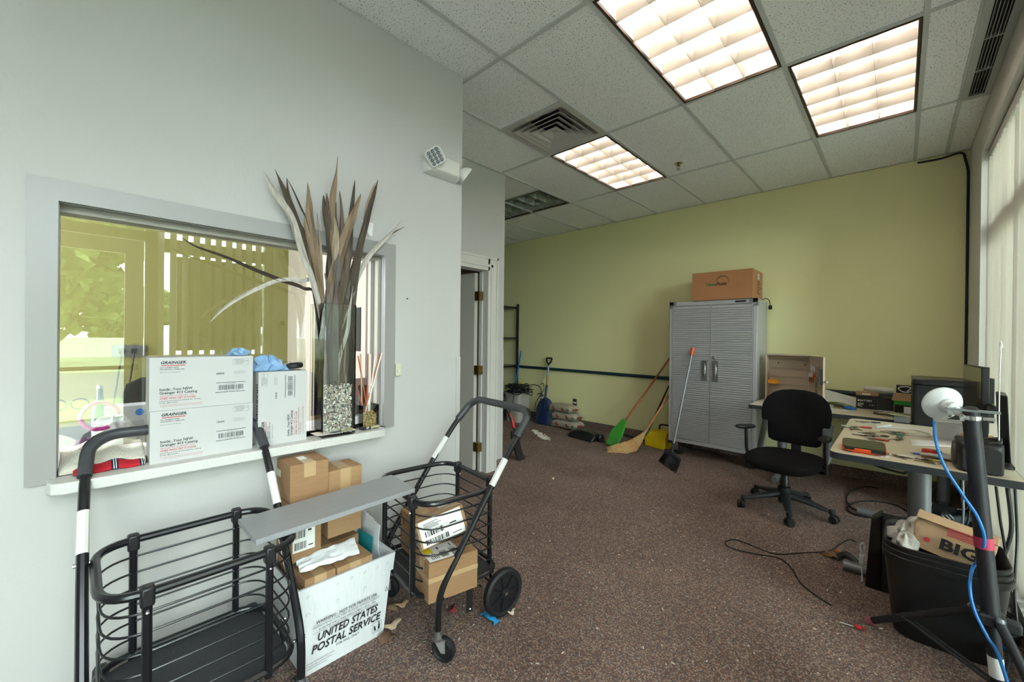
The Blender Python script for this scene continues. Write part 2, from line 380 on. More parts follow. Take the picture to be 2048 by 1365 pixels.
# hall door: casing, leaf standing open into the closet, brass hinges
mb = MB()
for dy in ((DY1-.02, DY1+.115), (DY0-.115, DY0+.02)):
    mb.box((X2, dy[0], 0), (X2+.014, dy[1], DZ+.115))
mb.box((X2, DY1+.015, 0), (X2+.021, DY1+.04, DZ+.04)).box((X2, DY1+.095, 0), (X2+.021, DY1+.115, DZ+.115))
mb.box((X2, DY0, DZ-.02), (X2+.014, DY1, DZ+.115)).box((X2, DY0, DZ+.015), (X2+.021, DY1+.04, DZ+.04)).box((X2, DY0, DZ+.095), (X2+.021, DY1+.115, DZ+.115))
mb.box((X2-T, DY1-.02, 0), (X2, DY1, DZ)).box((X2-T, DY0, 0), (X2, DY0+.02, DZ)).box((X2-T, DY0, DZ-.02), (X2, DY1, DZ)).box((X2-.085, DY1-.035, 0), (X2-.06, DY1-.02, DZ-.02))
struct('trim_4', mb, trim_w, smooth=False)
dl = struct('door_2', MB().box((-.82, -.022, .01), (0, .022, 1.995)), beige)
dl.location = (X2-.125, DY1-.055, 0); dl.rotation_euler = (0, 0, rad(3))
for z in (.25, 1.02, 1.76):
    obj('hinge', MB().box((X2-.12, DY1-.078, z-.045), (X2-.055, DY1-.0205, z+.045)).tube([(X2-.118, DY1-.03, z-.05), (X2-.118, DY1-.03, z+.05)], .007), brass, dl, world=True)
# closet behind that door
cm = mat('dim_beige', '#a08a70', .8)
struct('wall_closet', MB().box((-4.3, 1.55, 0), (-4.2, 2.895, CE)).box((-4.2, 2.85, 0), (X2-T, 2.893, CE)), cm)
# the office behind the service window
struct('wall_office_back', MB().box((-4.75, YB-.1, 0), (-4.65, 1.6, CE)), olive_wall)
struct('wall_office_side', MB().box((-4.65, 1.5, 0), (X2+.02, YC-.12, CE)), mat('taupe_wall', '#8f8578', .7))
struct('trim_5', MB().box((-4.66, YB, 0), (-4.635, 1.5, .62)), mat('dark_grey_wall', '#4a4b4e', .7))
# the service window: casing, jambs, sill ledge, sliding glass
mb = MB(); z0, z1, ya, yb = .845, 1.86, -.12, 1.215
for a, b in (((XL, ya, z0), (XL+.018, ya+.062, z1)), ((XL, yb-.055, z0), (XL+.018, yb, z1)), ((XL, ya+.062, z1-.062), (XL+.018, yb-.055, z1))): mb.box(a, b)
mb.box((XL+.0005, OY0-.004, OZ0), (XL+.022, OY0+.01, OZ1)).box((XL+.0005, OY1-.01, OZ0), (XL+.022, OY1+.004, OZ1)).box((XL+.0005, OY0+.01, OZ1-.01), (XL+.022, OY1-.01, OZ1+.004))
mb.box((XL-T-.02, OY0+.0005, OZ0), (XL, OY0+.012, OZ1)).box((XL-T-.02, OY1-.012, OZ0), (XL, OY1-.0005, OZ1)).box((XL-T-.02, OY0+.012, OZ1-.012), (XL, OY1-.012, OZ1-.0005))
f5 = struct('window_5', mb, mat('silver_casing', '#979694', .4, .15), smooth=False)
mb = MB().box((-2.168, OY0+.012, OZ1-.035), (-2.10, OY1-.012, OZ1-.012)).box((-2.165, OY1-.05, OZ0), (-2.135, OY1-.012, OZ1-.03)).box((-2.15, OY1-.03, OZ0), (-2.09, OY1-.012, OZ1-.03))
obj('track', mb, mat('taupe_track', '#8f8a80', .45), f5, smooth=False)
obj('pane', MB().box((-2.153, OY0+.012, .925), (-2.147, .775, OZ1-.03)), office_glass, f5)
sp = rrect(.30, 1.19, .03, 4); sp = [(x-2.11, y+.525) for x, y in sp]
# ledge: full depth through the wall, nose rounded at both ends
struct('trim_6', MB().prism([(-1.96, -.035), (-1.975, -.06), (-2.0, -.07), (XL, -.07), (XL, OY0), (-2.45, OY0), (-2.45, OY1), (XL, OY1), (XL, 1.125), (-1.985, 1.125), (-1.965, 1.115), (-1.955, 1.09)], .822, .86), sill_m, bev=.004)

# ---- vertical blinds
slat_m = mat('blind_vane', '#dcd8d2', .6)
n_ = slat_m.node_tree; tl_ = n_.nodes.new('ShaderNodeBsdfTranslucent'); tl_.inputs[0].default_value = lin('#e6e1d8'); ms_ = n_.nodes.new('ShaderNodeMixShader'); ms_.inputs[0].default_value = .5
n_.links.new(n_.nodes['Principled BSDF'].outputs[0], ms_.inputs[1]); n_.links.new(tl_.outputs[0], ms_.inputs[2]); n_.links.new(ms_.outputs[0], n_.nodes['Material Output'].inputs[0])
def blinds(ya, yb, n, ang, label, jit=.07):
    t = thing('vertical_blind', label, 'blind', (.475, ya, 2.69), group=None)
    obj('headrail', MB().box((-.028, 0, -.03), (.03, yb-ya, .03)), mat('headrail_white', '#c9c7c2', .4), t, bev=.003)
    w = .0445; pts = [(-w, -.004), (-w*.5, .0015), (0, .003), (w*.5, .0015), (w, -.004)]
    poly = pts + [(x, y-.0016) for x, y in reversed(pts)]
    for i in range(n):
        m = MB().prism(poly, -2.60, -.045).tube([(0, .001, -.05), (0, .001, -.028)], .004, 6)
        s = obj('vane', m, slat_m, t) if i == 0 else s0.copy()
        if i: COL.objects.link(s)
        else: s0 = s
        s.location = (0, (i+.5)*(yb-ya)/n, 0)
        s.rotation_euler = (0, 0, rad(90)+ang+random.uniform(-jit, jit))
    return t
blinds(.45, 1.38, 11, rad(68), 'vertical blind with turned vanes beside the entrance door, seen reflected')
blinds(1.62, 4.44, 33, rad(50), 'long white vertical blind with narrow vanes behind the desk', .30)
blinds(-2.15, -.64, 16, rad(50), 'vertical blind on the far side of the entrance door')

# ---- ceiling fittings
tube_m = mat('lit_tube', '#ffffff', .5, emit=('#fff0e2', LAMP)); added_office_tube = mat('added_dim_tube', '#ffffff', .5, emit=('#ffe9d8', LAMP*.4)); refl_m = mat('lamp_reflector', '#f1eee8', .35)
dead_m = mat('unlit_tube', '#d9dedd', .4); louv = mat('louver_aluminium', '#b8b3aa', .35, .1); brz = mat('bronze_frame', '#4b3d33', .45, .4)
louv_d = mat('dark_louver', '#b4b9ae', .22, .6)
def troffer(x0, x1, y0, y1, lit, label, nx=3, ny=6):
    w, l = x1-x0-.03, y1-y0-.03; along = 'y' if l > w else 'x'
    t = thing('ceiling_light', label, 'ceiling light', ((x0+x1)/2, (y0+y1)/2, CE), group=None)
    a, b = w/2, l/2
    mb = MB(); e = .014
    mb.box((-a, -b, -.006), (-a+e, b, .012)).box((a-e, -b, -.006), (a, b, .012)).box((-a+e, -b, -.006), (a-e, -b+e, .012)).box((-a+e, b-e, -.006), (a-e, b, .012))
    obj('frame', mb, brz, t, smooth=False)
    mb = MB()
    mb.box((-a, -b, .125), (a, b, .13)).box((-a, -b, .012), (-a+.004, b, .13)).box((a-.004, -b, .012), (a, b, .13)).box((-a, -b, .012), (a, -b+.004, .13)).box((-a, b-.004, .012), (a, b, .13))
    obj('housing', mb, refl_m if lit else mat('grey_housing', '#c9ccc4', .4), t, smooth=False)
    for k in (-1, 0, 1):
        if along == 'y': q = [(k*w/3.2, -b+.05, .095), (k*w/3.2, b-.05, .095)]
        else: q = [(-a+.05, k*l/3.2, .095), (a-.05, k*l/3.2, .095)]
        obj('tube', MB().tube(q, .016, 12), (added_office_tube if lit == 2 else tube_m) if lit else dead_m, t)
    if along == 'x': nx, ny = ny, nx
    mb = MB()
    for i in range(1, nx): x = -a+e+(w-2*e)*i/nx; mb.add([(x-.0008, -b+e, .0), (x+.0008, -b+e, .0), (x+.012, -b+e, .06), (x-.012, -b+e, .06), (x-.0008, b-e, .0), (x+.0008, b-e, .0), (x+.012, b-e, .06), (x-.012, b-e, .06)], [(0, 1, 2, 3), (4, 5, 6, 7), (0, 1, 5, 4), (1, 2, 6, 5), (3, 0, 4, 7)])
    for i in range(1, ny): y = -b+e+(l-2*e)*i/ny; mb.add([(-a+e, y-.0008, .0), (-a+e, y+.0008, .0), (-a+e, y+.012, .06), (-a+e, y-.012, .06), (a-e, y-.0008, .0), (a-e, y+.0008, .0), (a-e, y+.012, .06), (a-e, y-.012, .06)], [(0, 1, 2, 3), (4, 5, 6, 7), (0, 1, 5, 4), (1, 2, 6, 5), (3, 0, 4, 7)])
    obj('louver', mb, louv if lit else louv_d, t, smooth=False)
    return t
troffer(-1.1366, -.5266, Y0G, Y0G+1.22, 1, 'largest lit troffer with louver cells, cut off by the top of the photo')
troffer(-.5266, .0834, Y0G+1.22, Y0G+2.44, 1, 'lit ceiling troffer nearest the slotted air grille')
troffer(-2.3566, -1.7466, Y0G+1.22, Y0G+2.44, 1, 'lit ceiling troffer touching the square air diffuser')
troffer(-4.1866, -2.9666, Y0G+1.83, Y0G+2.44, 0, 'unlit dark ceiling troffer beyond the hall wall corner')
troffer(-1.1366, -.5266, Y0G-3.66, Y0G-2.44, 1, 'lit ceiling troffer behind the camera')
troffer(-.5266, .0834, Y0G-1.22, Y0G, 1, 'lit ceiling troffer above the entrance door')
# unseen troffer, added only to brighten the office behind the glass
troffer(-3.6, -2.99, -.3, .92, 2, 'added unseen troffer brightening the office behind the service window').location.z = CE-.14
# square diffuser
t = thing('air_diffuser', 'square white ceiling air diffuser with nested louvre rings', 'vent', (-2.0516, Y0G+.915, CE))
mb = MB()
def sqring(mb, r0, z0, r1, z1, th=.002):
    a = [(-r0, -r0, z0), (r0, -r0, z0), (r0, r0, z0), (-r0, r0, z0)]; b = [(-r1, -r1, z1), (r1, -r1, z1), (r1, r1, z1), (-r1, r1, z1)]
    c = [(x, y, z+th) for x, y, z in b]; d_ = [(x, y, z+th) for x, y, z in a]
    return mb.rings([a, b, c, d_], close=True, cap=False)
dm = mat('diffuser_enamel', '#c3c0ba', .4)
obj('frame', sqring(sqring(MB(), .295, -.004, .262, -.004), .262, -.004, .22, .07), dm, t, smooth=False)
for k, r in enumerate((.225, .175, .125)): obj('ring', sqring(sqring(MB(), r, -.014, r-.06, .022), r+.012, -.018, r, -.014), dm, t, smooth=False)
obj('center_cone', sqring(MB(), .078, -.014, .02, .006).box((-.02, -.02, .004), (.02, .02, .008)), dm, t, smooth=False)
obj('duct', MB().lathe([(.15, .06), (.15, .2), (.145, .2), (.145, .06)], 32, cap=False).box((-.29, -.29, .19), (.29, .29, .2)), mat('duct_grey', '#4a4c50', .5, .3), t); obj('plenum', sqring(MB(), .225, .068, .14, .072), dm, t, smooth=False)
# linear bar grille
t = thing('linear_air_grille', 'long slotted air grille in the ceiling beside the window wall', 'vent', (.355, 2.66, CE))
L2 = 1.50; mb = MB().box((-.07, -L2, -.006), (-.036, L2, .01)).box((.036, -L2, -.006), (.07, L2, .01)).box((-.036, L2-.03, -.006), (.036, L2, .01)).box((-.036, -L2, -.006), (.036, -L2+.03, .01))
for k in range(1, 8): mb.box((-.036, -L2+k*L2*2/8-.006, -.004), (.036, -L2+k*L2*2/8+.006, .01))
obj('frame', mb, mat('grille_white', '#b5bab8', .4), t, smooth=False)
for k in range(5): obj('bar', MB().box((-.03+k*.0138, -L2+.03, -.003), (-.025+k*.0138, L2-.03, .014)), leg_grey, t, smooth=False)
obj('plenum', MB().box((-.07, -L2, .05), (.07, L2, .055)), black_p, t)
# sprinkler
t = thing('fire_sprinkler', 'small chrome pendant sprinkler head in a ceiling tile', 'sprinkler', (-1.548, 3.912, CE+.004))
obj('escutcheon', MB().lathe([(.001, -.003), (.036, -.003), (.04, -.0005), (.04, 0)], 24), chrome, t)
obj('frame', MB().lathe([(.012, -.003), (.012, -.022), (.008, -.03)], 12).tube([(-.012, 0, -.022), (-.016, 0, -.038), (0, 0, -.055)], .003, 6).tube([(.012, 0, -.022), (.016, 0, -.038), (0, 0, -.055)], .003, 6), brass, t)
obj('deflector', MB().lathe([(.002, -.056), (.018, -.058), (.018, -.06), (.002, -.06)], 16), chrome, t)

# ================================================================ OUTSIDE THE WINDOWS
struct('ground_outside', MB().box((.62, -60, -.2), (120, 60, -.12)), mat('grey_asphalt', '#6c6d6b', .9, var=.15, vs=.6))
o = single('lawn', MB().box((5.5, -50, -.12), (8.2, 50, -.09)).box((17, -50, -.12), (60, 50, -.101)), mat('lawn_grass', '#93a07a', .95, var=.3, vs=2), 'mown grass strips on both sides of the road outside', 'grass'); o['kind'] = 'stuff'
struct('sidewalk', MB().box((.62, -50, -.12), (1.9, 50, -.06)), mat('concrete_walk', '#a5a29b', .9))
def tree(x, y, h, r, label, n=2600):
    t = thing('tree', label, 'tree', (x, y, -.085), group=None)
    obj('trunk', MB().tube([(0, 0, 0), (.08, .05, h*.3), (0, .1, h*.6)], [r*.09, r*.07, r*.03], 8), bark, t)
    mb = MB(); blobs = [(random.uniform(-.6, .6)*r, random.uniform(-.6, .6)*r, h*random.uniform(.35, .85), r*random.uniform(.35, .55)) for _ in range(16)]
    for _ in range(n):
        bx, by, bz, br = random.choice(blobs); d_ = V((random.gauss(0, 1), random.gauss(0, 1), random.gauss(0, .8))).normalized()*br*random.uniform(.6, 1.05)
        c = V((bx, by, bz))+d_; a = V((random.uniform(-1, 1), random.uniform(-1, 1), random.uniform(-1, 1))).normalized()*r*.07; b = a.cross(V((random.uniform(-1, 1), random.uniform(-1, 1), random.uniform(-1, 1)))).normalized()*r*.06
        mb.add([c-a-b, c+a-b, c+a+b, c-a+b], [(0, 1, 2, 3)])
    obj('foliage', mb, tree_m, t, smooth=False)
tree(24, -1.2, 8.2, 3.6, 'tall full green tree beyond the road, reflected beside the door', 3800)
tree(34, 3.0, 4.5, 2.6, 'low round tree at the far side of the road, reflected in the door glass')
tree(28, 8.2, 6.5, 2.6, 'slim green tree seen between the entrance door and the blind')
tree(22, 12.5, 8.5, 4.2, 'broad tree behind the parked white van')
t = thing('van', 'white van parked on the road outside the window', 'van', (14.0, 4.3, -.12))
obj('body', MB().rings([[(x, y*s, z) for x, z in ((-.9, .3), (.9, .3), (.92, 1.0), (.75, 1.75), (-.75, 1.75), (-.92, 1.0))] for y, s in ((-2.3, 1), (-1.4, 1), (2.1, 1), (2.3, 1))]), mat('white_car_paint', '#e8e8e8', .2), t, bev=.06)
obj('window', MB().box((-.93, -1.2, 1.05), (-.86, 1.7, 1.5)), mat('car_glass', '#20262a', .1), t)
for x in (-.82, .82):
    for y in (-1.5, 1.5): obj('wheel', MB().lathe([(.05, -.1), (.33, -.1), (.33, .1), (.05, .1)], 20, m=Matrix.Translation((x, y, .33)) @ Matrix.Rotation(pi/2, 4, 'Y')), black_r, t)
t = thing('retaining_wall', 'low white wall along the far side of the road', 'wall', (30, -6, -.1))
obj('block', MB().box((0, -9, 0), (.3, 9.5, 1.15)), mat('white_block', '#dddcd6', .8), t)
t = thing('dark_sign_panel', 'large dark rectangular panel standing against the window glass behind the blind', 'sign', (.605, .945, -.06))
obj('panel', MB().box((0, -.32, 1.25), (.03, .325, 2.13)), mat('dark_panel', '#2c2f26', .6), t); 
for y in (-.25, .25): obj('leg', MB().box((.008, y-.015, 0), (.022, y+.015, 1.25)), mat('dark_panel', '#2c2f26'), t)

# ================================================================ SHOPPING CARTS
def outline(hx, x0, hy, r=.09, z=0.):
    P = [(x0, -hy, z), (hx, -hy, z), (hx, hy, z), (x0, hy, z)]
    return fillet(P, r, 7, close=True)
def cart(loc, rz, label, wires=7, swivel=0.):
    t = thing('folding_shopping_cart', label, 'cart', loc, rz, group=None)
    S0, S1, PY, RY, ZR, ZB = -.06, .354, .150, .245, .64, .25
    obj('rim', MB().tube(outline(S1, S0, RY, .11, ZR), .0125, 10, close=True), black_m, t)
    obj('base_ring', MB().tube(outline(S1, S0, RY, .11, ZB), .0105, 10, close=True), black_m, t)
    for sx in (S0, S1):
        for sy in (-PY, PY):
            p = obj('post', MB().tube([(sx, sy, ZB-.02), (sx, sy, ZR)], .0115, 10), black_m, t)
            obj('cap', MB().box((sx-.018, sy-.016, ZR-.035), (sx+.018, sy+.016, ZR+.02)), black_p, p, bev=.007)
            obj('rivet', MB().ball((sx+(.013 if sx > 0 else -.013), sy, ZR-.05), .005, 8, 4), chrome, p)
    for k in range(1, wires):
        obj('wire_hoop', MB().tube(outline(S1-.005, S0+.005, RY-.006, .11, ZB+(ZR-ZB)*k/wires), .0034, 6, close=True), black_m, t)
    obj('platform', MB().prism([(x, y) for x, y, z in outline(S1-.012, S0+.012, RY-.012, .10)], ZB-.022, ZB-.012), mat('dark_platform_mat', '#34363a', .6, var=.15, vs=20, bump=.15, bs=80), t)
    for sy in (-1, 1):
        y = sy*.272
        p = [(0, y, .115), (0, y, .27), (.25, y, .637), (.40, y*.985, .84), (.505, y*.95, .955)]
        f = obj('side_tube', MB().tube(fillet(p, [0, .07, .2, .1, 0], 6), .0145, 10), black_m, t)
        obj('sticker', MB().tube([(.272, y, .667), (.352, y*.992, .775)], .0153, 10), paper, f)
        for s, z in ((.262, ZR), (.02, ZB)):
            obj('bolt', MB().tube([(s, y-sy*.03, z), (s, y+sy*.02, z)], .006, 8), chrome, f)
        # small swivel caster
        c = obj('caster_stem', MB().lathe([(.013, .085), (.026, .088), (.026, .1), (.017, .104), (.013, .13)], 16, m=Matrix.Translation((0, y, 0))), steel, t)
        dx, dy = cos(swivel)*.028, sin(swivel)*.028
        A = Matrix.Translation((dx, y+dy, .052)) @ Matrix.Rotation(swivel, 4, 'Z')
        fk = MB()
        for q in (-.016, .013): fk.add([(-.045, q, .045), (.01, q, .045), (.012, q, -.008), (-.006, q, -.01), (-.045, q+.003, .045), (.01, q+.003, .045), (.012, q+.003, -.008), (-.006, q+.003, -.01)], [(0, 1, 2, 3), (7, 6, 5, 4), (0, 1, 5, 4), (1, 2, 6, 5), (2, 3, 7, 6), (3, 0, 4, 7)], A)
        fk.box((-.045, -.016, .04), (.012, .016, .045), A)
        obj('fork', fk, mat('bright_zinc', '#b9bab8', .3, .5), c, smooth=False)
        obj('wheel', MB().lathe([(.006, -.011), (.034, -.011), (.037, -.006), (.044, -.012), (.051, -.009), (.052, 0), (.051, .009), (.044, .012), (.037, .006), (.034, .011), (.006, .011)], 28, m=A @ Matrix.Rotation(pi/2, 4, 'X')), black_r, c)
        # large rear wheel with spokes
        A = Matrix.Translation((.385, sy*.225, .112)) @ Matrix.Rotation(pi/2, 4, 'X')
        w = obj('rear_wheel', MB().lathe([(.086, -.016), (.1, -.02), (.111, -.012), (.112, 0), (.111, .012), (.1, .02), (.086, .016), (.083, .0)], 36, m=A, cap=False), black_r, t)
        mb = MB().lathe([(.008, -.02), (.024, -.018), (.026, -.006), (.086, -.006), (.086, .006), (.026, .006), (.024, .018), (.008, .02)], 30, m=A)
        for k in range(7):
            B = A @ Matrix.Rotation(k*2*pi/7, 4, 'Z'); mb.box((.02, -.003, -.014), (.082, .003, .014), B)
        obj('spoked_disc', mb, black_p, w, smooth=False)
        obj('axle_cap', MB().lathe([(.009, -.026), (.009, .026)], 12, m=A), chrome, w)
    obj('handle_bar', MB().tube(fillet([(.505, -.258, .955), (.53, -.225, .982), (.53, .225, .982), (.505, .258, .955)], .05, 6), .0145, 10), black_m, t)
    obj('handle_grip', MB().tube(fillet([(.425, -.2675, .868), (.502, -.258, .952), (.53, -.205, .982), (.53, .205, .982), (.502, .258, .952), (.425, .2675, .868)], [0, .07, .07, .07, .07, 0], 7), .0195, 12), mat('foam_grip', '#3b3d42', .38, bump=.25, bs=30), t)
    obj('axle', MB().tube([(.385, -.22, .112), (.385, .22, .112)], .006, 8).tube([(.385, -.13, .112), (.36, -.13, ZB)], .007, 8).tube([(.385, .13, .112), (.36, .13, ZB)], .007, 8), black_m, t)
    obj('under_frame', MB().tube([(.01, -.20, ZB-.03), (.34, -.20, ZB-.03)], .008, 8).tube([(.01, .20, ZB-.03), (.34, .20, ZB-.03)], .008, 8).tube([(.06, -.24, ZB-.035), (.06, .24, ZB-.035)], .007, 8), black_m, t)
    obj('folding_strap', MB().box((.15, -.262, .125), (.18, -.256, ZB)), black_p, t); obj('folding_strap', MB().box((.15, .256, .125), (.18, .262, ZB)), black_p, t)
    obj('strap_rivet', MB().ball((.165, .264, .14), .006, 8, 4).ball((.165, -.264, .14), .006, 8, 4).tube([(.22, -.29, ZB-.03), (.22, -.24, ZB-.03)], .005, 8).tube([(.22, .29, ZB-.03), (.22, .24, ZB-.03)], .005, 8), chrome, t)
    return t
cart((-1.66, 1.072, 0), rad(90)-.1213, 'black folding wire shopping cart holding three taped parcels', swivel=-1.0)
cart((-1.548, .283, 0), pi, 'empty black wire shopping cart in front of the white catalog boxes', 7)

# grey board bridging the two carts
t = single('shelf_board', MB().prism([(-1.755, .405), (-1.533, .405), (-1.565, 1.035), (-1.80, 1.055)], .653, .672), mat('grey_board', '#96989b', .4, var=.08, vs=10, stretch=(8, 1, 1)), 'flat grey melamine board lying across the rims of two carts', 'board', bev=.001)

# parcels in the right-hand cart
def carton(name, label, o, d, rz, m=cardb, group=None, tilt=None, cat='box'):
    """closed cardboard box: origin at its front-left-bottom corner, size d, turned by rz"""
    t = thing(name, label, cat, o, rz, group, rot=tilt)
    w, l, h = d
    obj('body', MB().box((0, 0, 0), d), m, t, bev=.002)
    obj('packing_tape', MB().box((-.0006, l/2-.024, h*.62), (w+.0006, l/2+.024, h+.0006)).box((-.0007, l*.5-.0008, h-.0006), (w+.0007, l*.5+.0008, h+.0009)), mat('clear_tape', '#b99a74', .25), t, smooth=False)
    return t
def ship_label(t, o, right, up, w, h, yellow=False):
    right, up = V(right).normalized(), V(up).normalized()
    p = obj('shipping_label', rect_mb(MB(), o, right, up, 0, 0, w, h, .0012), mat('label_paper', '#ecebe8', .45), t)
    m = MB(); barcode(m, V(o)+right.cross(up)*.0009, right, up, w*.08, h*.06, w*.62, h*.26, 26)
    barcode(m, V(o)+right.cross(up)*.0009, right, up, w*.1, h*.36, w*.55, h*.58, 18)
    for k in range(5): rect_mb(m, V(o)+right.cross(up)*.0009, right, up, w*.1, h*(.66+.05*k), w*random.uniform(.3, .62), h*(.68+.05*k))
    rect_mb(m, V(o)+right.cross(up)*.0009, right, up, w*.68, h*.5, w*.84, h*.55); rect_mb(m, V(o)+right.cross(up)*.0009, right, up, w*.70, h*.1, w*.92, h*.13)
    obj('print', m, ink, p, smooth=False)
    if yellow: obj('yellow_sticker', rect_mb(MB(), V(o)+right.cross(up)*.0012, right, up, w*.55, h*.72, w*.98, h*.97), mat('yellow_sticker', '#e8d21e', .4), p)
ZP = .241
t = carton('parcel', 'cardboard parcel with yellow sticker standing on the cart platform', (-1.402, .998, ZP), (.23, .15, .165), rad(90)-.1213-.1, cardb)
ship_label(t, (.16, .01, .166), (0, 1, 0), (-1, 0, 0), .125, .15, True)
obj('tape_band', MB().box((-.0005, -.0005, .085), (.2305, .1505, .105)), mat('clear_tape', '#b99a74'), t, smooth=False)
t = carton('parcel', 'parcel with large white shipping labels leaning on top of another in the cart', (-1.47, 1.01, .435), (.22, .10, .115), 0, cardb2, tilt=(rad(-14), rad(-12), rad(90)-.32))
ship_label(t, (.01, -.0, .004), (1, 0, 0), (0, 0, 1), .195, .108); ship_label(t, (0, .095, .004), (0, -1, 0), (0, 0, 1), .09, .108)
t = carton('parcel', 'plain tan parcel at the back corner of the cart beside the wall', (-1.90, 1.17, ZP), (.19, .16, .20), rad(-7), cardb2)
obj('print', rect_mb(rect_mb(MB(), (0, 0, 0), X3, Z3, .03, .13, .035, .16), (0, 0, 0), X3, Z3, .04, .12, .045, .17), ink, t)

# ================================================================ POSTAL TOTE AND ITS BOXES
tote_m = mat('corrugated_plastic', '#dcdee0', .5, var=.08, vs=25, bump=.25, bs=30, stretch=(6, 6, .3))
t = thing('postal_tote', 'white corrugated plastic mail tote full of parcels under the service window', 'tote', (-1.87, .80, 0))
bx0, bx1, by0, by1 = -2.035, -1.69, .612, .957; rx0, rx1, ry0, ry1, RZ = -2.058, -1.70, .592, 1.015, .345
def frustum(mb, b, tp, z0, z1, th):
    (a0, a1, c0, c1), (d0, d1, e0, e1) = b, tp
    O0 = [(a0, c0, z0), (a1, c0, z0), (a1, c1, z0), (a0, c1, z0)]; O1 = [(d0, e0, z1), (d1, e0, z1), (d1, e1, z1), (d0, e1, z1)]
    I1 = [(d0+th, e0+th, z1), (d1-th, e0+th, z1), (d1-th, e1-th, z1), (d0+th, e1-th, z1)]; I0 = [(a0+th, c0+th, z0+.006), (a1-th, c0+th, z0+.006), (a1-th, c1-th, z0+.006), (a0+th, c1-th, z0+.006)]
    return mb.rings([O0, O1, I1, I0])
obj('body', frustum(MB(), (bx0, bx1, by0, by1), (rx0, rx1-.004, ry0+.004, ry1-.004), 0, RZ-.002, .006), tote_m, t, world=True, smooth=False)
lp = lambda a, b, f: a+(b-a)*f
f1 = 1-.075/RZ
obj('rim_band', MB().rings([[(lp(bx0, rx0, f)-o, lp(by0, ry0, f)-o, RZ*f), (lp(bx1, rx1, f)+o, lp(by0, ry0, f)-o, RZ*f), (lp(bx1, rx1, f)+o, lp(by1, ry1, f)+o, RZ*f), (lp(bx0, rx0, f)-o, lp(by1, ry1, f)+o, RZ*f)] for f, o in ((f1, .001), (f1, .004), (1, .004), (1, .001))], close=True, cap=False), tote_m, t, world=True, smooth=False)
mb = MB()
for y in (.63, .69, .75, .81, .87, .93, .98):
    for z in (.31, .24):
        if z > .3 or y in (.63, .75, .87): mb.lathe([(.0, .0055), (.006, .0055), (.008, .003)], 10, m=Matrix.Translation((-1.6985 if z > .3 else -1.698, y, z)) @ Matrix.Rotation(pi/2, 4, 'Y'), cap=False)
obj('rivets', mb, white_p, t, world=True)
mb = MB(); XT = -1.6875
def tl(s, y, z, h, w, bold=0, it=0.): text_mb(s, (XT, y, z), Y3, Z3, h, w, bold, it, mb=mb)
tl('WARNING - NOT FOR PRIVATE USE', .661, .189, .0115, .262, .012)
tl('MAXIMUM PENALTY FOR THEFT OR MISUSE OF POSTAL PROPERTY', .649, .174, .0075, .287); tl('$1,000 FINE AND 3 YEARS IMPRISONMENT (18 USC 1707)', .672, .160, .0075, .245)
tl('UNITED STATES', .664, .119, .030, .262, .02, .25); tl('POSTAL SERVICE', .642, .078, .030, .30, .02, .25); tl('FOR MAIL ONLY', .742, .060, .0095, .099)
tl('RETURN TO NEAREST POST OFFICE', .625, .042, .005, .11); tl('If you are aware of misuse contact', .625, .032, .005, .10); tl('postal inspection service', .625, .022, .005, .08)
for z in (.186, .1555): rect_mb(mb, (XT, 0, 0), Y3, Z3, .649, z-.0006, .937, z+.0003)
for a, b, c, d_ in ((.903, .026, .947, .0272), (.903, .0695, .947, .0707), (.903, .026, .9042, .0707), (.9458, .026, .947, .0707), (.909, .031, .941, .032)): rect_mb(mb, (XT, 0, 0), Y3, Z3, a, b, c, d_)
mb.add([(XT+.0004, .912, .035), (XT+.0004, .920, .035), (XT+.0004, .916, .057), (XT+.0004, .910, .054)], [(0, 1, 2, 3)]).add([(XT+.0004, .929, .035), (XT+.0004, .938, .035), (XT+.0004, .939, .057), (XT+.0004, .932, .060)], [(0, 1, 2, 3)])
mb.ball((XT, .9345, .0635), (.0008, .0035, .0035), 8, 6)
obj('printed_lettering', mb, ink, t, world=True, smooth=False)
mb = MB(); q = [(.962, .192), (.977, .192), (.9695, .209)]
for i in range(3):
    a, b = V((XT+.003, *q[i])), V((XT+.003, *q[(i+1) % 3])); mb.tube([a, b], .0008, 4)
obj('recycling_mark', mb, ink, t, world=True)
B = lambda lab, x0, y0, z0, x1, y1, z1, m=cardb: carton('parcel', lab, (x0, y0, z0), (x1-x0, y1-y0, z1-z0), 0, m)
t = B('brown parcel at the front left inside the mail tote', -1.86, .625, .20, -1.712, .748, .372)
t = B('brown parcel at the front right inside the mail tote', -1.87, .755, .20, -1.714, .915, .367, cardb2)
B('hidden lower parcel filling the back of the mail tote', -2.025, .62, .01, -1.88, .93, .40)
t = B('parcel with a barcode label sandwiched under the grey board', -1.985, .603, .41, -1.80, .722, .64)
ship_label(t, (.1855, .004, .04), (0, 1, 0), (0, 0, 1), .088, .155, True)
t = B('square brown box, topmost of the pile, its corner under the window ledge', -2.0, .607, .645, -1.835, .765, .803)
obj('tape_band', MB().box((-.0008, -.0008, .085), (.05, .1, .115)), mat('frosted_tape', '#cdbca2', .3), t, smooth=False)
obj('paper_scrap', MB().box((.05, .06, .158), (.10, .09, .1595)), paper, t)
B('tall brown box right of the topmost square box', -2.0, .775, .432, -1.86, .933, .735, cardb2)
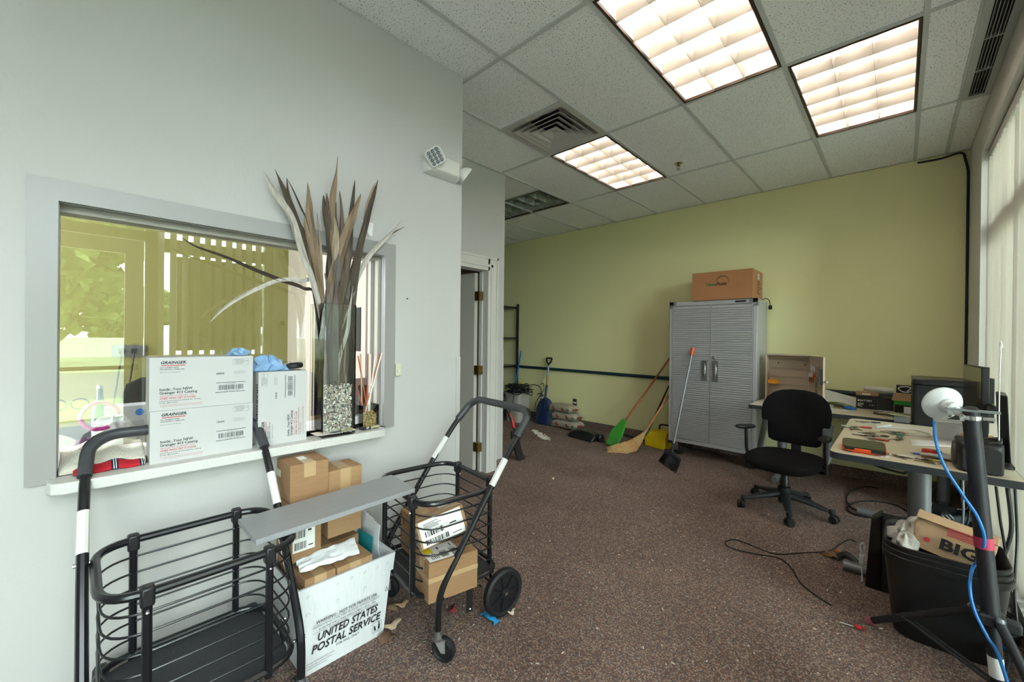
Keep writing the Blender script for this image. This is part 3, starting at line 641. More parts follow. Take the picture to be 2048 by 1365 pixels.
# padded mailers
def sheet(name, label, cat, pts, m, th=.006, group=None, parent=None, wrinkle=.003, nx=10, ny=8):
    """a soft sheet with four corners, slight wrinkles and thickness"""
    a, b, c, d_ = [V(p) for p in pts]; n = (b-a).cross(d_-a).normalized(); top, bot = [], []
    for j in range(ny+1):
        for i in range(nx+1):
            u, v = i/nx, j/ny; p = (a*(1-u)+b*u)*(1-v)+(d_*(1-u)+c*u)*v; e = min(u, 1-u, v, 1-v)
            w = wrinkle*random.uniform(-1, 1)
            q = th*(.25+.75*min(1, e*6)); top.append(p+n*(q/2+w)); bot.append(p-n*(q/2-w))
    N = nx+1; mb = MB(); K = len(top); F = []
    for j in range(ny):
        for i in range(nx): F += [(j*N+i, j*N+i+1, (j+1)*N+i+1, (j+1)*N+i), (K+(j+1)*N+i, K+(j+1)*N+i+1, K+j*N+i+1, K+j*N+i)]
    rim = [i for i in range(N)]+[j*N+nx for j in range(1, ny+1)]+[ny*N+i for i in range(nx-1, -1, -1)]+[j*N for j in range(ny-1, 0, -1)]
    for k in range(len(rim)): r0, r1 = rim[k], rim[(k+1) % len(rim)]; F.append((r1, r0, K+r0, K+r1))
    mb.add(top+bot, F)
    o = obj(name, mb, m, parent)
    if label: tag(o, label, cat, group)
    return o
poly = mat('white_poly_mailer', '#e3e3e4', .3, bump=.5, bs=25)
o = sheet('poly_mailer', 'crumpled white plastic mailer lying on the parcels in the mail tote', 'envelope', [(-1.735, .615, .40), (-1.73, .86, .385), (-1.80, .87, .428), (-1.81, .62, .418)], poly, .02, wrinkle=.006)
o = sheet('poly_mailer', 'white plastic mailer standing upright in the right corner of the tote', 'envelope', [(-1.80, .985, .16), (-1.97, .985, .16), (-1.97, 1.0, .47), (-1.80, .995, .44)], poly, .012, wrinkle=.004)
mb = text_mb('MAILER', (-1.79, .9865, .30), (0, 0, 1), (1, 0, 0), .008, .06); 
o = sheet('teal_booklet', 'teal printed booklet wedged beside the upright mailer in the tote', 'booklet', [(-1.79, .945, .18), (-1.93, .945, .18), (-1.93, .955, .40), (-1.79, .955, .405)], mat('teal_print', '#1f8a92', .4), .005, wrinkle=0.)
o = sheet('white_envelope', 'white envelope behind the cart tube at the left end of the tote', 'envelope', [(-1.735, .603, .20), (-1.735, .62, .20), (-1.95, .612, .46), (-1.95, .600, .46)], paper, .004, wrinkle=0.)

# ================================================================ THINGS ON THE LEDGE
ZS = .86
def catalog_print(t, o, right, up):
    o = V(o); right = V(right); up = V(up)
    P = lambda a, b: o+right*a+up*b
    k, r, g = MB(), MB(), MB()
    tx = lambda m, s, a, b, h, w, bold=0., it=0.: text_mb(s, P(a, b), right, up, h, w, bold, it, mb=m)
    tx(k, 'GRAINGER.', .031, .176, .0105, .077, .03, .25); rect_mb(r, o, right, up, .034, .1685, .105, .1715)
    tx(k, '1001 NORMAN DRIVE', .029, .160, .0038, .056, .02); tx(k, 'WAUKEGAN, IL 60085-7428', .029, .153, .0038, .073, .02); tx(k, 'Electronic Service Requested', .030, .142, .0034, .06)
    tx(k, 'Inside...Your NEW', .029, .0745, .0095, .099, .02); tx(k, 'Grainger 413 Catalog', .029, .0615, .0095, .114, .02)
    tx(r, 'PROUD TO SUPPORT THE', .030, .0505, .006, .103, -.008); tx(r, 'ONES WHO GET IT DONE', .030, .0415, .0068, .108, .02)
    tx(k, 'Let us know if we are sending this catalog', .029, .0335, .0042, .124, .01); tx(k, 'to the right person.', .029, .0265, .0042, .056, .01)
    tx(r, 'To update your information, visit grainger.com/update', .030, .0185, .003, .13); tx(r, 'or call our Catalog Preference Department at 1-800-472-4643', .030, .0135, .003, .128)
    rect_mb(k, o, right, up, .205, .0915, .308, .0935); rect_mb(k, o, right, up, .203, .0525, .306, .0545)
    barcode(g, o, right, up, .212, .0625, .300, .0825, 34); tx(k, 'USPS TRACKING #', .24, .0855, .003, .034); tx(k, '4201 3001 9261 2901', .235, .0575, .003, .05)
    barcode(g, o, right, up, .205, .1265, .232, .134, 14)
    for i, w in enumerate((.04, .046, .038)): tx(g, 'CURRENT RESIDENT OR', .264, .136-.005*i, .0026, w)
    for a, b, c, d_ in ((.262, .165, .318, .1656), (.262, .1875, .318, .1881), (.262, .165, .2626, .188), (.3174, .165, .318, .188)): rect_mb(g, o, right, up, a, b, c, d_)
    for i, s in enumerate(('PRESORTED STD', 'BOUND PRINTED MATTER', 'U.S. POSTAGE PAID', 'GRAINGER')): tx(k, s, .266+.004*(i % 2), .1835-.0052*i, .0034, (.034, .046, .036, .026)[i])
    obj('printed_text', k, ink, t, world=True, smooth=False); obj('printed_red_text', r, ink_r, t, world=True, smooth=False); obj('printed_barcode', g, ink_g, t, world=True, smooth=False)
def catbox(label, y0, z0, w, h, upright=False):
    xf = -2.02; t = thing('catalog_box', label, 'box', (xf-.055, y0+w/2, z0), group=None)
    obj('body', MB().box((xf-.11, y0, z0), (xf, y0+w, z0+h)), white_c, t, world=True, bev=.0015)
    if upright: catalog_print(t, (xf, y0+w, z0), Z3, -Y3)
    else: catalog_print(t, (xf, y0, z0), Y3, Z3)
    if upright: obj('side_print', text_mb('GRAINGER', (xf-.03, y0, z0+h-.05), -Z3, X3, .022, .17, .03), ink, t, world=True)
    else:
        obj('side_print', text_mb('ONES WHO GET IT DONE', (xf-.052, y0, z0+.02), Z3, -X3, .006, .13, .02), ink_r, t, world=True)
    return t
catbox('lower white catalog box of the stacked pair on the ledge', .183, ZS, .333, .197)
catbox('upper white catalog box of the stacked pair on the ledge', .180, ZS+.198, .335, .200)
catbox('white catalog box standing on end beside the glass vase', .537, ZS, .200, .325, True)
# blue shop towel and small caster wheel on the upright box
def crumple(name, label, cat, c, s, m, seed=1, n=22, amp=.35, group=None, fold=3.):
    random.seed(seed); vs, fs = [], []; ph = [random.uniform(0, 6) for _ in range(8)]
    K, N = 12, n; mb = MB(); rr = []
    for i in range(K+1):
        a = pi*.5*i/K; r = cos(a); z = sin(a); row = []
        for k in range(N):
            b = 2*pi*k/N; q = 1+amp*(sin(fold*b+ph[0]+3*a)*.5+sin((fold*2+1)*b+ph[1]-4*a)*.35+sin(5*a+ph[2]+2*b)*.3)
            q2 = 1+amp*(sin(fold*1.7*b+ph[3])*.5+sin(fold*3*b+6*a+ph[4])*.4)
            row.append((c[0]+s[0]*r*q*cos(b), c[1]+s[1]*r*q*sin(b), c[2]+s[2]*max(0, z*q2*(1 if i < K else .9)) + (0 if i else .0)))
        rr.append(row)
    mb.rings(rr); random.seed(seed+99)
    o = obj(name, mb, m, None, sub=1)
    return tag(o, label, cat, group)
crumple('shop_towel', 'crumpled light blue cloth on top of the catalog boxes', 'cloth', (-2.075, .59, ZS+.325), (.034, .066, .055), mat('blue_towel', '#8fb6e0', .9, var=.35, vs=30, bump=.6, bs=50), 5, 44, .62, fold=4.)
crumple('shop_towel', 'end of the blue cloth trailing onto the upper catalog box', 'cloth', (-2.08, .475, ZS+.398), (.03, .04, .028), mat('blue_towel', '#7fb0e2'), 8, 26, .5)
t = thing('castor_assembly', 'loose black wheel and plated hub lying on the upright box', 'wheel', (-2.075, .66, ZS+.325))
A = Matrix.Translation((0, .035, .020)) @ Matrix.Rotation(rad(6), 4, 'X')
obj('tire', MB().rings([[(( .034+ .008*cos(b))*cos(a), (.034+.008*cos(b))*sin(a), .012*sin(b)) for b in [2*pi*k/10 for k in range(10)]] for a in [2*pi*j/36 for j in range(36)]], close=True, cap=False, m=A), black_r, t)
obj('hub', MB().lathe([(.004, -.008), (.028, -.008), (.028, .003), (.004, .006)], 24, m=A), charcoal, t)
obj('bracket', MB().lathe([(.004, 0), (.02, .002), (.02, .02), (.01, .026)], 20, m=Matrix.Translation((.0, -.03, .02)) @ Matrix.Rotation(pi/2, 4, 'Y')).box((-.015, -.03, .01), (.015, .012, .035)), chrome, t)
# wool cloth and tartan cloth at the left end
random.seed(3)
def drape(name, label, cat, x0, x1, y0, y1, zf, m, th=.006):
    nx, ny = 14, 26; g = []
    for i in range(nx+1):
        for j in range(ny+1): x, y = x0+(x1-x0)*i/nx, y0+(y1-y0)*j/ny; g.append((x, y, zf(i/nx, j/ny)))
    N = ny+1; F = [(i*N+j, (i+1)*N+j, (i+1)*N+j+1, i*N+j+1) for i in range(nx) for j in range(ny)]
    o = obj(name, MB().add(g, F), m); s = o.modifiers.new('solid', 'SOLIDIFY'); s.thickness = th; s.offset = 1
    return tag(o, label, cat)
def plaid():
    m = bpy.data.materials.new('red_tartan'); m.use_nodes = True; n = m.node_tree; L = n.links; b = n.nodes['Principled BSDF']; b.inputs['Roughness'].default_value = .9
    t = n.nodes.new('ShaderNodeTexCoord'); s = n.nodes.new('ShaderNodeSeparateXYZ'); L.new(t.outputs['Object'], s.inputs[0]); prev = None
    def stripe(ax, per, lo, hi, off=0.):
        a = n.nodes.new('ShaderNodeMath'); a.operation = 'MULTIPLY_ADD'; a.inputs[1].default_value = 1/per; a.inputs[2].default_value = off+10; L.new(s.outputs[ax], a.inputs[0])
        f = n.nodes.new('ShaderNodeMath'); f.operation = 'FRACT'; L.new(a.outputs[0], f.inputs[0])
        g = n.nodes.new('ShaderNodeMath'); g.operation = 'COMPARE'; g.inputs[1].default_value = (lo+hi)/2; g.inputs[2].default_value = (hi-lo)/2; L.new(f.outputs[0], g.inputs[0]); return g.outputs[0]
    col = None
    for ax, lo, hi, c in ((1, .1, .35, '#141a33'), (0, .1, .35, '#141a33'), (1, .17, .2, '#e8e8e8'), (1, .25, .28, '#e8e8e8'), (0, .2, .25, '#e8e8e8')):
        x = n.nodes.new('ShaderNodeMixRGB'); L.new(stripe(ax, .075, lo, hi), x.inputs[0]); x.inputs[1].default_value = lin('#b8182a'); x.inputs[2].default_value = lin(c)
        if col: L.new(col, x.inputs[1])
        col = x.outputs[0]
    L.new(col, b.inputs['Base Color']); return m
drape('tartan_cloth', 'red tartan cloth peeking out on the ledge under the wool blanket', 'cloth', -2.14, -2.03, -.01, .172, lambda u, v: ZS+.002+.022*(1-abs(2*u-1))**.5*(1-.6*abs(2*v-1)**3)+.003*sin(14*v), plaid(), .004)
drape('wool_blanket', 'cream knitted blanket bunched on the ledge behind the glass', 'blanket', -2.40, -2.06, -.045, .176, lambda u, v: ZS+.003+.062*sin(pi*min(1, u*1.02))**.6*(.55+.45*sin(2.2*v+.5))+.006*sin(17*v+5*u)*sin(pi*u), mat('cream_knit', '#cfcabd', .95, bump=.6, bs=120), .006)
# tall glass vase with pebbles and dried palm leaves
def island_ramp(name, cols, rough=.5):
    m = bpy.data.materials.new(name); m.use_nodes = True; n = m.node_tree; b = n.nodes['Principled BSDF']; b.inputs['Roughness'].default_value = rough
    g = n.nodes.new('ShaderNodeNewGeometry'); r = n.nodes.new('ShaderNodeValToRGB'); r.color_ramp.interpolation = 'CONSTANT'
    for i, c in enumerate(cols):
        e = r.color_ramp.elements[i] if i < 2 else r.color_ramp.elements.new(i/len(cols))
        e.position = i/len(cols); e.color = lin(c)
    n.links.new(g.outputs['Random Per Island'], r.inputs[0]); n.links.new(r.outputs[0], b.inputs['Base Color']); return m
vx0, vx1, vy0, vy1, vz1 = -2.133, -1.973, .792, .952, 1.503
t = thing('glass_vase', 'tall square glass vase on the ledge half filled with pebbles', 'vase', ((vx0+vx1)/2, (vy0+vy1)/2, ZS))
def glassbox(mb, x0, x1, y0, y1, z0, z1, th, bt):
    O = lambda z, e: [(x0+e, y0+e, z), (x1-e, y0+e, z), (x1-e, y1-e, z), (x0+e, y1-e, z)]
    return mb.rings([O(z0, 0), O(z1, 0), O(z1, th), O(z0+bt, th)])
obj('glass', glassbox(MB(), vx0, vx1, vy0, vy1, ZS+.001, vz1, .006, .018), vase_g, t, world=True, bev=.002, smooth=False)
def pebbles(x0, x1, y0, y1, z0, z1, r, m, n, label, fl=.7):
    mb = MB()
    for _ in range(n):
        q = r*random.uniform(.7, 1.25); side = random.random()
        x, y, z = random.uniform(x0+q, x1-q), random.uniform(y0+q, y1-q), random.uniform(z0+q, z1)
        if side < .36: x = x1-q*random.uniform(.9, 1.6)
        elif side < .72: y = y0+q*random.uniform(.9, 1.6)
        elif side < .86: z = z1-q+.006*sin(x*60+y*40)
        A = Matrix.Translation((x, y, z)) @ Euler((random.uniform(0, 6), random.uniform(0, 6), random.uniform(0, 6))).to_matrix().to_4x4()
        mb.ball((0, 0, 0), (q, q*random.uniform(.7, 1), q*fl), 8, 5, A)
    mb.box((x0+r*1.9, y0+r*1.9, z0), (x1-r*1.9, y1-r*1.9, z1-r*2.6))
    return mb
pm = island_ramp('river_pebbles', ['#d8d2c8', '#8e7d70', '#2f343c', '#b9ab9c', '#6c625c', '#ece7df', '#4a4f58', '#a68872', '#c9c3bb', '#7b5f50'], .35)
tag(obj('pebbles', pebbles(vx0+.007, vx1-.007, vy0+.007, vy1-.007, ZS+.022, 1.105, .0108, pm, 1700, ''), pm), 'mixed river pebbles filling the lower part of the tall vase', 'pebbles', kind='stuff')
def zc(x, y): return (280+x/2.275, 300+y/2.275)
LC = {'w': '#c2bcb3', 't': '#927c64', 'l': '#ab9a84', 'd': '#51463a', 'm': '#6a5c4c', 'g': '#6f6964', 'k': '#3c3027'}
LM = {k: mat('dried_leaf_'+k, c, .7, var=.3, vs=12, bump=.2, bs=40, stretch=(6, 6, .6)) for k, c in LC.items()}
leaves = [('w', 30, [(830, 1010), (800, 700), (745, 500), (690, 320), (640, 235), (600, 165), (562, 95)], 'pale leaf curving far left at the rim, topped by a split tip'),
 ('d', 22, [(835, 1010), (800, 690), (760, 470), (715, 330), (672, 220), (640, 150), (612, 88)], 'dark thin leaf with hooked tip, second from the left'),
 ('d', 24, [(842, 1010), (815, 690), (755, 430), (700, 300), (672, 200), (668, 128)], 'dark brown leaf leaning left, third from the left'),
 ('k', 7, [(840, 900), (790, 520), (760, 340), (730, 260), (695, 180), (668, 130)], 'very thin dark spray between the left leaves'),
 ('t', 30, [(850, 1010), (815, 660), (795, 470), (775, 300), (768, 220), (762, 150)], 'light tan leaf with notched tip'),
 ('l', 15, [(860, 1010), (830, 690), (822, 520), (815, 380), (805, 285)], 'slim short tan leaf in the middle left'),
 ('d', 34, [(880, 1010), (862, 660), (855, 480), (845, 320), (835, 205)], 'broad dark leaf rising at the middle'),
 ('m', 20, [(890, 900), (870, 600), (862, 400), (855, 260), (848, 195)], 'brown leaf hidden behind the broad dark one'),
 ('t', 24, [(900, 1010), (880, 620), (868, 400), (874, 240), (888, 130), (899, 30)], 'tallest tan leaf'),
 ('m', 28, [(920, 1010), (905, 640), (912, 430), (915, 300), (908, 185)], 'brown leaf just right of the tallest one'),
 ('d', 30, [(940, 1010), (930, 690), (945, 460), (962, 290), (978, 138)], 'dark leaf with a needle tip right of centre'),
 ('t', 36, [(815, 1000), (850, 720), (900, 520), (955, 340), (982, 260), (1005, 200)], 'broad tan leaf sweeping across from lower left to upper right'),
 ('m', 38, [(900, 1010), (890, 780), (920, 600), (940, 440), (962, 330), (975, 300)], 'wide brown leaf crossing the middle of the bunch'),
 ('l', 30, [(930, 1010), (955, 690), (985, 470), (1020, 340), (1050, 220), (1070, 150)], 'light leaf leaning right'),
 ('d', 24, [(945, 1010), (970, 680), (1000, 450), (1030, 330), (1062, 210), (1082, 135)], 'dark forked leaf at the far right'),
 ('w', 20, [(835, 1010), (900, 870), (950, 720), (985, 590), (1040, 485), (1120, 400), (1165, 350), (1188, 320)], 'pale leaf sweeping out right to a wispy fork'),
 ('k', 4, [(1120, 400), (1160, 372), (1205, 350)], 'short wisp of the fork at the far right'),
 ('k', 13, [(855, 900), (800, 690), (740, 630), (640, 593), (520, 545), (400, 492), (255, 440), (192, 400)], 'long dark twig-like leaf reaching far left over the glass'),
 ('w', 15, [(860, 900), (800, 640), (735, 598), (640, 595), (540, 630), (440, 680), (365, 735), (318, 785)], 'pale leaf drooping left in front of the glass'),
 ('g', 40, [(880, 1015), (875, 850), (880, 690), (895, 560), (905, 470)], 'wide grey leaf at the centre inside the vase'),
 ('g', 36, [(935, 1015), (925, 850), (930, 700), (938, 600), (945, 520)], 'wide grey leaf on the right inside the vase'),
 ('w', 14, [(880, 1015), (910, 940), (945, 820), (960, 720), (968, 620)], 'white blade slanting inside the vase'),
 ('g', 30, [(860, 1015), (845, 880), (850, 760), (850, 640), (840, 560)], 'grey-brown leaf along the left inside the vase'),
 ('m', 34, [(905, 1010), (915, 850), (925, 690), (905, 520), (900, 420), (888, 320), (893, 238)], 'brown leaf with curled tip behind the middle of the bunch'),
 ('t', 26, [(840, 1010), (825, 820), (822, 690), (800, 560), (778, 450), (757, 360), (748, 300)], 'tan leaf close behind the left group'),
 ('d', 30, [(950, 1010), (950, 820), (945, 690), (965, 560), (985, 450), (1010, 370), (1035, 300)], 'short dark leaf between the two right groups'),
 ('l', 34, [(870, 1010), (875, 840), (870, 700), (872, 560), (885, 460), (893, 380), (885, 305)], 'short light leaf at the centre front'),
 ('w', 22, [(845, 1010), (822, 800), (808, 690), (775, 570), (748, 490), (715, 400), (690, 315)], 'white leaf lying along the left edge of the bunch')]
for i, (c, w, pts, lab) in enumerate(leaves):
    K = len(pts); random.seed(40+i); P = []
    for k, p in enumerate(pts):
        f = k/(K-1); u, v = zc(*p); x = -2.055+.012*sin(i*2.4)+f*(.055+.02*cos(i*1.7))
        q = onx(u, v, x)
        if v > 605 and 618 < u < 715: q.y = min(max(q.y, vy0+.014), vy1-.014); q.z = max(q.z, 1.04) if k else 1.05
        P.append(q)
    C = bez(P, 7); n = len(C); ws = []; nr = []
    for k in range(n):
        f = k/(n-1); ws.append(max(.0012, w*.00108*(.85+.42*sin(pi*min(1, f*1.05+.05))+.09*sin(9*f+i))*(1-f**5)**.85))
        a = .75*sin(i*1.9+f*5.5)+.3*sin(13*f+i); nr.append(V((cos(a), sin(a)*.8, .15)))
    mb = MB(); rr = []
    for k in range(n):
        d_ = (C[min(k+1, n-1)]-C[max(k-1, 0)]).normalized(); x = d_.cross(nr[k]).normalized(); y = x.cross(d_).normalized(); h = ws[k]/2
        e = h*.35; rr.append([C[k]-x*h+y*e, C[k]-y*e*.5, C[k]+x*h+y*e, C[k]+x*h*.95+y*(e+.0012), C[k]-y*(e*.5-.0014), C[k]-x*h*.95+y*(e+.0012)])
    tag(obj('dried_palm_leaf', mb.rings(rr), LM[c]), 'dried palm leaf in the tall vase: '+lab if len(lab.split()) < 10 else lab, 'leaf', 'dried palm leaves in the tall vase')
# small square glass with gravel and painted sticks
t = thing('glass_votive', 'small square glass with gold gravel beside the tall vase', 'vase', (-2.045, 1.052, ZS))
obj('glass', glassbox(MB(), -2.088, -2.003, 1.006, 1.096, ZS+.001, ZS+.128, .005, .014), vase_g, t, world=True, bev=.0015, smooth=False)
gm = island_ramp('gold_gravel', ['#b08a45', '#2d2620', '#d9c48f', '#7a5a2c', '#15120f', '#c8a158'], .4)
tag(obj('gravel', pebbles(-2.082, -2.009, 1.012, 1.09, ZS+.017, ZS+.088, .0045, gm, 600, ''), gm), 'gold and black gravel in the small square glass', 'gravel', kind='stuff')
for (u0, v0, u1, v1, c, lab) in [(720, 815, 721, 708, 'tan', 'tan stick standing upright at the left of the small glass'), (737, 812, 716, 712, 'rust', 'rust stick leaning left behind the others'),
        (733, 815, 736, 708, 'rust', 'rust stick standing nearly upright in the middle'), (738, 812, 741, 709, 'white', 'white stick upright beside the rust one'),
        (735, 815, 750, 713, 'white', 'white stick leaning slightly right'), (727, 812, 764, 706, 'white', 'white stick with the strongest lean to the right'),
        (726, 815, 760, 705, 'rust', 'rust stick leaning far right behind a white one'), (729, 808, 709, 755, 'rust', 'short rust stick poking out low on the left')]:
    a, b = onx(u0, v0, -2.04), onx(u1, v1, -2.03); a.y = min(max(a.y, 1.02), 1.083); a.z = ZS+.06
    tag(obj('decor_stick', MB().tube([a, (a+b)/2+V((.002, .001, 0)), b], [.0042, .004, .0034], 8), mat('stick_'+c, {'tan': '#b59a78', 'rust': '#a8532c', 'white': '#e4e0da'}[c], .5)), lab, 'stick', 'sticks in the small glass')
# emergency light, doorbell, wall scraps
t = thing('emergency_light', 'white twin-head emergency light on the wall near the ceiling', 'light', (XL, 1.52, 2.38), rot=(rad(-0), 0, 0))
em = mat('emergency_white', '#d2d4cd', .4)
obj('body', MB().rings([[(0, -.125, -.058), (0, .125, -.058), (0, .125, .058), (0, -.125, .058)], [(.055, -.115, -.05), (.055, .115, -.05), (.055, .115, .055), (.055, -.115, .055)], [(.075, -.09, -.035), (.075, .09, -.035), (.075, .09, .045), (.075, -.09, .045)]]), em, t, bev=.005)
for sy, A in ((-1, Matrix.Translation((.10, -.105, .015)) @ V((.62, -.72, -.22)).to_track_quat('Z', 'Y').to_matrix().to_4x4() @ Matrix.Rotation(rad(28), 4, 'Z')), (1, Matrix.Translation((.055, .165, -.01)) @ V((.35, .75, -.55)).to_track_quat('Z', 'Y').to_matrix().to_4x4())):
    h = obj('lamp_head', MB().rings([[(x*k, y*k, z) for x, y in rrect(.1, .1, .025, 4)] for k, z in ((.3, -.05), (.75, -.032), (1, -.006), (1, .004))], m=A), em, t)
    mb = MB()
    for ix in range(3):
        for iy in range(4): mb.lathe([(.003, .0045), (.0095, .005), (.011, .004)], 12, m=A @ Matrix.Translation((-.026+ix*.026, -.033+iy*.022, 0)), cap=False)
    obj('lens', MB().prism(rrect(.088, .088, .02, 4), .0035, .0045, m=A), mat('clear_lens', '#c9ced2', .1, .3), h)
    obj('led', mb, mat('led_reflector', '#8d9499', .15, .8), h)
t = thing('door_chime_button', 'small cream push button box at the right of the service window', 'button', (XL, 1.237, 1.16))
obj('box', MB().box((0, -.017, -.034), (.022, .017, .034)), mat('cream_plastic', '#c8c6ae', .4), t, bev=.003); obj('button', MB().lathe([(.002, .02), (.009, .022), (.009, .027), (.002, .028)], 14, m=Matrix.Rotation(pi/2, 4, 'Y') @ Matrix.Translation((.006, .0, 0))), white_p, t)
sheet('paper_scrap', 'torn paper strip stuck on the white wall behind the dried leaves', 'paper', [onx(722, 440, XL+.006), onx(747, 447, XL+.014), onx(744, 474, XL+.012), onx(738, 470, XL+.006)], poly, .003, wrinkle=.001, nx=6, ny=5)
single('wall_screw', MB().ball((XL, 1.302, 1.567), (.003, .005, .005), 8, 6), ink, 'tiny dark screw head in the white wall right of the window', 'screw')
t = thing('thermostat', 'cream wall thermostat on the pillar between the blinds, seen reflected', 'thermostat', (XR, 1.46, 1.46))
obj('case', MB().box((-.03, -.04, -.05), (0, .04, .05)), mat('cream_plastic', '#c8c6ae'), t, bev=.005); obj('dial', MB().box((-.034, -.02, -.01), (-.03, .02, .03)), charcoal, t)

# ================================================================ THE OFFICE BEHIND THE GLASS
t = thing('office_counter', 'cluttered light wooden counter behind the glass', 'counter', (-2.75, .1, 0))
obj('top', MB().box((-.285, -1.2, .74), (.3, .42, .775)), mat('counter_wood', '#c0a079', .4, var=.1, vs=5), t)
for x in (-.25, .26):
    for y in (-1.15, .35): obj('leg', MB().box((x-.02, y-.02, 0), (x+.02, y+.02, .74)), charcoal, t)
zt = .775
def bag(label, c, s, col, seed): return crumple('plastic_bag', label, 'bag', c, s, mat('bag_'+col.strip('#'), col, .35), seed, 24, .3)
bag('clear grey plastic bag on the office counter', (-2.72, .12, zt), (.10, .10, .17), '#b6b6b8', 11)
bag('pinkish purple bundle in front of the plastic bag', (-2.62, .04, zt), (.07, .09, .10), '#7a5878', 12)
bag('dark red pouch at the left end of the office counter', (-2.6, -.11, zt), (.05, .06, .04), '#6e2333', 13)
bag('white crumpled paper heap on the office counter', (-2.85, -.12, zt), (.09, .12, .10), '#d0cdc6', 14)
t = thing('tape_roll', 'magenta ring-shaped tape roll on the purple bundle', 'tape roll', (-2.545, .065, .985))
obj('ring', MB().rings([[((.01)*cos(b)*1.2, (.058+.009*sin(b))*cos(a), (.058+.009*sin(b))*sin(a)) for b in [2*pi*k/8 for k in range(8)]] for a in [2*pi*j/30 for j in range(26)]]), mat('magenta', '#b0308c', .4), t)
for (y, lab) in ((.075, 'dark glass bottle at the back of the office counter'),):
    t = thing('bottle', lab, 'bottle', (-2.98, y, zt)); obj('glass', MB().lathe([(.03, 0), (.033, .01), (.033, .17), (.028, .2), (.013, .24), (.012, .29)], 20), mat('bottle_glass', '#3a4a4c', .1), t); obj('cap', MB().lathe([(.014, .288), (.014, .305)], 14), chrome, t)
t = thing('wire_glasses', 'pair of black safety glasses on top of the clear bag', 'glasses', (-2.75, -.03, .99))
for y in (-.035, .035): obj('lens', MB().tube([(0, y+.028*cos(a), .03+.024*sin(a)) for a in [2*pi*k/16 for k in range(16)]], .0025, 6, close=True), ink, t)
obj('bridge', MB().tube([(0, -.008, .035), (0, .008, .035)], .002, 6).tube([(0, .063, .04), (-.1, .065, .02)], .002, 6), ink, t)
t = thing('white_parcel', 'grey printed box with a round blue logo at the back of the office counter', 'box', (-2.93, .17, zt)); obj('body', MB().box((-.06, -.08, 0), (.06, .09, .20)), mat('box_grey', '#a9abb5', .6), t)
obj('blue_logo', MB().lathe([(.001, .0605), (.018, .061)], 18, m=Matrix.Translation((0, .05, .165)) @ Matrix.Rotation(pi/2, 4, 'Y'), cap=True), blue_p, t)
t = thing('wall_outlet', 'steel double outlet on the olive office wall with two plugged cords', 'outlet', (-4.65, .285, 1.20))
obj('plate', MB().box((0, -.105, -.05), (.012, .105, .05)), steel, t)
for y in (-.045, .03): obj('cord', MB().tube(bez([(.02, y, 0), (.06, y-.005, -.06), (.03, y-.03, -.3), (.03, y-.06, -.6), (.04, y-.02, -.9)], 6), .006, 8).box((.01, y-.018, -.02), (.035, y+.018, .02)), ink, t)
t = thing('task_chair', 'black office chair standing behind the catalog boxes in the office', 'chair', (-3.6, .36, 0))
obj('backrest', MB().rings([[(x*.02, y*w, z) for x, y in rrect(2, 2, .6, 4)] for z, w in ((.62, .12), (.7, .17), (.9, .18), (1.02, .15), (1.06, .08))]), fabric, t)
obj('seat', MB().prism(rrect(.4, .4, .1, 4, .2), .42, .5), fabric, t, bev=.02); obj('column', MB().tube([(.2, 0, .05), (.2, 0, .43)], .025, 10), black_p, t)
for k in range(5): a = k*2*pi/5; obj('base_leg', MB().tube([(.2, 0, .09), (.2+.25*cos(a), .25*sin(a), .03)], [.022, .016], 8), black_p, t)
t = thing('wall_poster', 'black poster with white drawing and letters SPE on the office side wall', 'poster', (-3.25, 1.498, 1.4))
obj('sheet', MB().box((-.22, -.006, -.17), (.22, 0, .17)), mat('poster_black', '#1e1f22', .4), t)
mb = text_mb('SPE', (-.07, -.0065, .095), X3, Z3, .035, .10, .02)
for k in range(14):
    a, b = V((random.uniform(-.18, .18), -.0075, random.uniform(-.14, .07))), V((random.uniform(-.18, .18), -.0075, random.uniform(-.14, .07))); mb.tube([a, b], .0012, 4)
obj('white_print', mb, paper, t, smooth=False)
t = thing('wall_shelf_unit', 'low dark cabinet below the poster in the office', 'cabinet', (-2.56, 1.32, 0)); obj('body', MB().box((-.20, -.15, 0), (.18, .17, 1.02)), mat('dark_cabinet', '#2a2a2e', .5), t, bev=.004); obj('top', MB().box((-.21, -.16, 1.02), (.19, .175, 1.05)), mat('dark_cabinet', '#2a2a2e'), t)

# ================================================================ GREEN WALL: raceway, outlet, cable
single('wall_raceway', MB().tube([(XF, YG-.024, .852), (-.05, YG-.024, .835), (.30, YG-.024, .832)], .023, 10), mat('dark_teal_foam', '#14303c', .5), 'long dark blue foam pipe running along the green wall at waist height', 'pipe')
def outlet(label, x, z, m):
    t = thing('wall_outlet', label, 'outlet', (x, YG, z)); obj('plate', MB().box((-.036, -.006, -.058), (.036, 0, .058)), m, t, bev=.002)
    for dx in (-.016, .016): obj('socket', MB().prism(rrect(.024, .03, .008, 3), 0, .004, m=Matrix.Translation((dx, -.006, 0)) @ Matrix.Rotation(pi/2, 4, 'X')), paper, t)
outlet('dark framed double outlet low on the green wall above the sacks', -3.648, .352, mat('brown_plate', '#3a3028', .5)); 
outlet('metal outlet low on the green wall behind the bucket', -4.30, .36, steel)
cb = [ony(u, v, YG-.012) for u, v in ((1835, 326), (1880, 318), (1922, 306), (1931, 320), (1937, 350), (1939, 420), (1937, 480), (1936, 560), (1938, 610), (1940, 680), (1941, 760), (1941, 800))]
single('black_cable', MB().tube([V((min(p.x, XR-.012), p.y, min(p.z, CE-.008))) for p in bez(cb, 5)], .0085, 8), black_r, 'black cable stapled down the green wall beside the window corner', 'cable')

